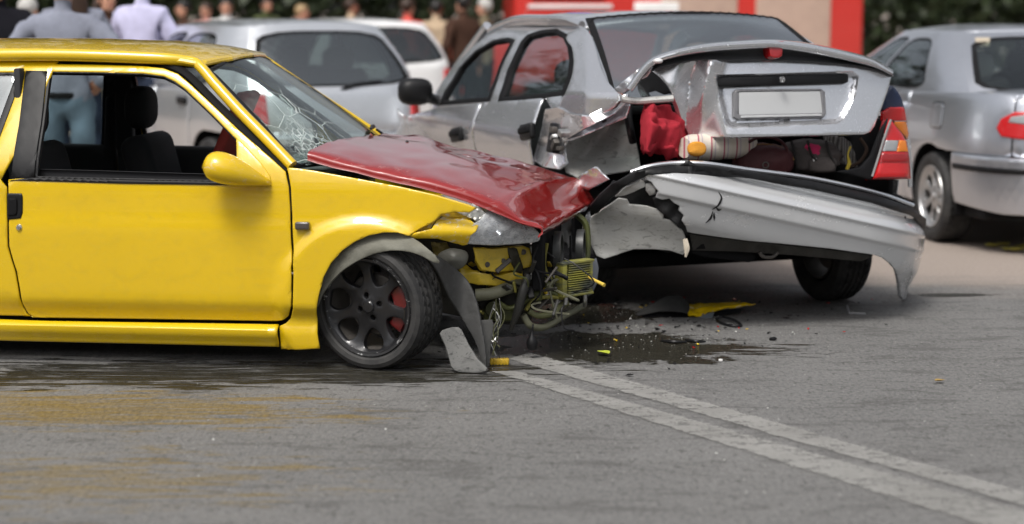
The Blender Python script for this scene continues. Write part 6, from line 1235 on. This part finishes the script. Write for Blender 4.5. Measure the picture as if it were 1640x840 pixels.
def tree(i, loc, yaw, sc, label, group=None, mat=None):
    r_ = empty('tree', loc, yaw); r_.scale = (sc,) * 3; key = (i, mat.name)
    if key not in protos: protos[key] = (mesh('trunk', *TM[i][0], M_bark, r_), mesh('crown', *TM[i][1], mat, r_, smooth=False))
    else:
        for q in protos[key]: c = q.copy(); COL.objects.link(c); c.parent = r_
    tag(r_, label, 'tree', group)
rt2 = random.Random(9)
for k, x in enumerate((-17, -14.2, -11.5, -9, -6.2, 8.8, 11.5, 14, 17, 20)):
    i = k % 3; tree(i, (x + rt2.uniform(-.6, .6), 31 + rt2.uniform(-2, 2.5), 0), rt2.uniform(0, 6), rt2.uniform(.9, 1.15), 'leafy green tree in the row behind the fire truck', 'trees behind the crowd', M_leafshade)
for k, x in enumerate(np.linspace(-22, 24, 9)):
    tree(k % 3, (x, -15 + rt2.uniform(-3, 3), 0), rt2.uniform(0, 6), rt2.uniform(.85, 1.1), 'leafy street tree on the near side of the road', 'trees on the near side of the road', M_leaf)
def hedge(x0, x1, y0, h, n, label):
    rg = np.random.default_rng(3); p = np.stack([rg.uniform(x0, x1, n), y0 + rg.normal(size=n) * .5, rg.random(n) ** .8 * h], 1); p[:, 2] *= 1 + .15 * np.sin(p[:, 0] * 1.7)
    u = rg.normal(size=(n, 3)); u /= np.linalg.norm(u, axis=1)[:, None]; v = np.cross(u, rg.normal(size=(n, 3))); v /= np.linalg.norm(v, axis=1)[:, None]; s = rg.uniform(.06, .15, (n, 1))
    tag(mesh('hedge', np.concatenate([p - u * s, p + v * s * .6, p + u * s, p - v * s * .6], 0), [(i, i + n, i + 2 * n, i + 3 * n) for i in range(n)], M_leafshade, None, smooth=False, center=True), label, 'hedge', kind='stuff')
hedge(-22, 26, 29, 2.3, 36000, 'dense dark hedge behind the fire truck and crowd')
# ------------------------------------------------------------------ debris on the road
def gpt(px, py, z): return gz(np.array(float(px)), np.array(float(py)), z)
def gY(px, py): return float(gz(np.array(float(px)), np.array(float(py)))[1])
Yd = gY(1110, 508)
def wgrid(ctrl, nu, nv, amp, sc, seed, thick=.004):
    G = dense(np.array([[at(np.array(float(a)), np.array(float(b)), np.array(c)) for a, b, c in r] for r in ctrl]), nu, nv)
    if amp: G = crumple(G, sc, amp, (0, -.3, .8), seed)
    return grid_geo(G, thick, (0, -1, .6))
frag = empty('bumper_fragment', gpt(1110, 508, 0)); tag(frag, 'broken yellow and black bumper fragment lying between the cars', 'debris')
l0 = np.array(frag.location)
def fpart(n, ctrl, mat, nu=16, nv=24, amp=.006, sc=18, seed=1.):
    V, Fc = wgrid(ctrl, nu, nv, amp, sc, seed); return mesh(n, V - l0, Fc, mat, frag, ang=60)
fpart('yellow_skin', [[(1098, 489, Yd + .16), (1120, 487, Yd + .15), (1150, 486, Yd + .13), (1180, 486, Yd + .12), (1210, 488, Yd + .10)], [(1100, 497, Yd + .05), (1122, 495, Yd + .05), (1148, 492, Yd + .04), (1172, 489.5, Yd + .05), (1206, 489.5, Yd + .08)], [(1102, 505, Yd - .02), (1118, 508, Yd - .02), (1138, 501, Yd - .0), (1166, 495, Yd + .02), (1196, 491, Yd + .06)]], M_yelt, amp=.012)
fpart('black_shell', [[(1018, 503, Yd - .01), (1042, 489, Yd + .05), (1070, 475, Yd + .06), (1092, 476, Yd + .05), (1104, 488, Yd + .04)], [(1020, 505, Yd - .03), (1046, 496, Yd + .0), (1074, 487, Yd + .0), (1094, 488, Yd + .0), (1104, 496, Yd + .0)], [(1022, 506, Yd - .04), (1050, 500, Yd - .03), (1076, 498, Yd - .04), (1094, 501, Yd - .04), (1101, 504, Yd - .03)]], MATS['worn_black_plastic'], amp=.004)
fpart('lamp_bracket', [[(1118, 506, Yd - .0), (1128, 502, Yd), (1144, 501, Yd + .01)], [(1119, 509, Yd - .02), (1130, 508, Yd - .03), (1141, 508, Yd - .02)], [(1122, 511, Yd - .03), (1130, 513, Yd - .04), (1138, 512, Yd - .03)]], plain('grey_blue_plastic', (.13, .15, .17), .4), 8, 10, 0)
fpart('dark_underside', [[(1030, 502, Yd + .0), (1070, 500, Yd + .01), (1120, 502, Yd + .03), (1190, 494, Yd + .06)], [(1030, 508, Yd - .03), (1072, 508, Yd - .02), (1124, 509, Yd - .0), (1186, 501, Yd + .04)]], M_dblk, 6, 14, .004)
tag(tube('rubber_loop', [gpt(1146, 511, .012), gpt(1158, 508, .02), gpt(1178, 514, .014), gpt(1187, 522, .006), gpt(1172, 522, .008), gpt(1156, 518, .006), gpt(1148, 513, .006)], .007, M_blk, None, 8, 40, center=True), 'black rubber loop lying beside the yellow bumper fragment', 'debris')
a, b, c = gpt(1357, 490, .03), gpt(1360, 502, .004), gpt(1386, 503, .004)
tag(tube('trim_strip', [a, b * .9 + a * .1, b, b * .9 + c * .1, c], .006, plain('grey_trim', (.22, .22, .23), .4), None, 6, 24, center=True), 'bent grey trim strip lying behind the silver saloon', 'debris')
tag(mesh('stone', *blob_geo(gpt(1238, 543, .008), (.018, .012, .010), 8, 10, 2., None, .3, 2.), M_blk, None, center=True), 'small black lump on the road behind the silver saloon', 'debris')
tag(mesh('plastic_chip', *rbox_geo((.018, .01, .01), gpt(1154, 577, .004), .002), F_wht, None, center=True), 'tiny white plastic chip beside the oil puddle', 'debris')
yl = gpt(800, 584, .0); YLf = mesh('lamp_fragment', *cat(rbox_geo((.085, .035, .026), yl + np.array([.0, 0, .014]), .005, 2, None), *[rbox_geo((.008, .037, .028), yl + np.array([-.035 + .014 * i, -.002, .0145]), .002, 1) for i in range(6)]), plain('amber_plastic', (.55, .36, .03), .25, 0, 0, 1, .3, .6), None, center=True)
tag(YLf, 'ribbed amber lamp fragment on the road below the wrecked nose', 'debris')
def leaf(px, py, L, yaw, col, label, group=None, mats={}):
    p = gpt(px, py, .006); n = 9; V = []
    for i in range(n):
        f = i / (n - 1); wd = L * .28 * math.sin(math.pi * f ** .8) + .001
        for q in (-1, 0, 1): V.append((f * L - L / 2, q * wd, .004 + .3 * L * (f - .5) ** 2 + abs(q) * wd * .5))
    V = np.array(V) @ rot('Z', yaw).T + p; Fc = [(i * 3 + j, i * 3 + j + 1, i * 3 + j + 4, i * 3 + j + 3) for i in range(n - 1) for j in range(2)]
    key = str(col)
    if key not in mats: mats[key] = plain('leaf_' + str(len(mats)), col, .5)
    o = mesh('fallen_leaf', V, Fc, mats[key], None, center=True); tag(o, label, 'leaf', group)
leaf(966, 568, .085, 2.2, (.42, .48, .05), 'yellow green leaf lying on the oily puddle')
for px, py, yw in ((1592, 396, .3), (1612, 402, 1.2), (1606, 394, 2.), (1630, 403, .5), (1640, 398, 2.6)): leaf(px, py, .13, yw, (.55, .48, .10), 'fallen yellow leaf on the pale ground by the grey saloon', 'yellow leaves near the grey saloon')
leaf(1505, 612, .05, .4, (.34, .22, .06), 'small brown leaf alone on the open asphalt')
tube_pts = [(1058, 546, 1100, 548), (1098, 545, 1130, 547)]
for q, (x0, y0, x1, y1) in enumerate(tube_pts):
    tag(tube('rubber_strip', [gpt(x0, y0, .006), gpt((x0 + x1) / 2, (y0 + y1) / 2 + .6, .010), gpt(x1, y1, .006)], [.004, .009, .004], M_blk, None, 6, 12, center=True), ('longer' if q == 0 else 'shorter') + ' flat black rubber strip at the back edge of the puddle', 'debris')
# glass crumbs and grit spread over the impact area
rg = np.random.default_rng(12); PV, PF = [], []
for k in range(900):
    px = rg.normal(1010, 170) if k % 3 else rg.uniform(300, 1600); py = 470 + abs(rg.normal(0, 55)) if k % 3 else rg.uniform(480, 800); py = min(max(py, 440), 830)
    p = gpt(px, py, .003); s = rg.uniform(.0015, .0042) * (1.7 if rg.random() < .12 else 1); a = rg.uniform(0, 6); tri = [p + np.array((math.cos(a + i * 2.1) * s, math.sin(a + i * 2.1) * s, 0)) for i in range(3)] + [p + np.array((0, 0, s * .8))]; n = len(PV); PV += tri; PF += [(n, n + 1, n + 3), (n + 1, n + 2, n + 3), (n + 2, n, n + 3)]
tag(mesh('glass_crumbs', PV, PF, plain('pale_crumbs', (.36, .36, .34), .25, 0, 0, 1, .6), None, smooth=False, center=True), 'scattered pale glass crumbs and grit around the crash', 'debris', kind='stuff')
for nm, mt_, n_, lb, sd in (('plastic_shards', M_blk, 240, 'small black plastic shards scattered around the wrecked nose', 5), ('paint_flakes', M_yelt, 20, 'chips of yellow paint scattered below the crash', 6), ('lens_chips', L_red, 12, 'red lamp lens chips scattered behind the silver saloon', 7)):
    rg = np.random.default_rng(sd); PV, PF = [], []
    for k in range(n_):
        px = rg.normal(960 if sd < 7 else 1180, 150); py = 478 + abs(rg.normal(0, 42)); p = gpt(px, min(py, 800), .003); s = rg.uniform(.004, .011) * (2. if rg.random() < .12 else 1); a = rg.uniform(0, 6); q = [p + np.array((math.cos(a + i * 1.57) * s * rg.uniform(.4, 1.3), math.sin(a + i * 1.57) * s * rg.uniform(.4, 1.3), rg.uniform(0, .006))) for i in range(4)]; q2 = [v + np.array((0, 0, .003)) for v in q]; n = len(PV); PV += q + q2
        PF += [(n + 4, n + 5, n + 6, n + 7)] + [(n + i, n + (i + 1) % 4, n + 4 + (i + 1) % 4, n + 4 + i) for i in range(4)]
    tag(mesh(nm, PV, PF, mt_, None, smooth=False, center=True), lb, 'debris', kind='stuff')
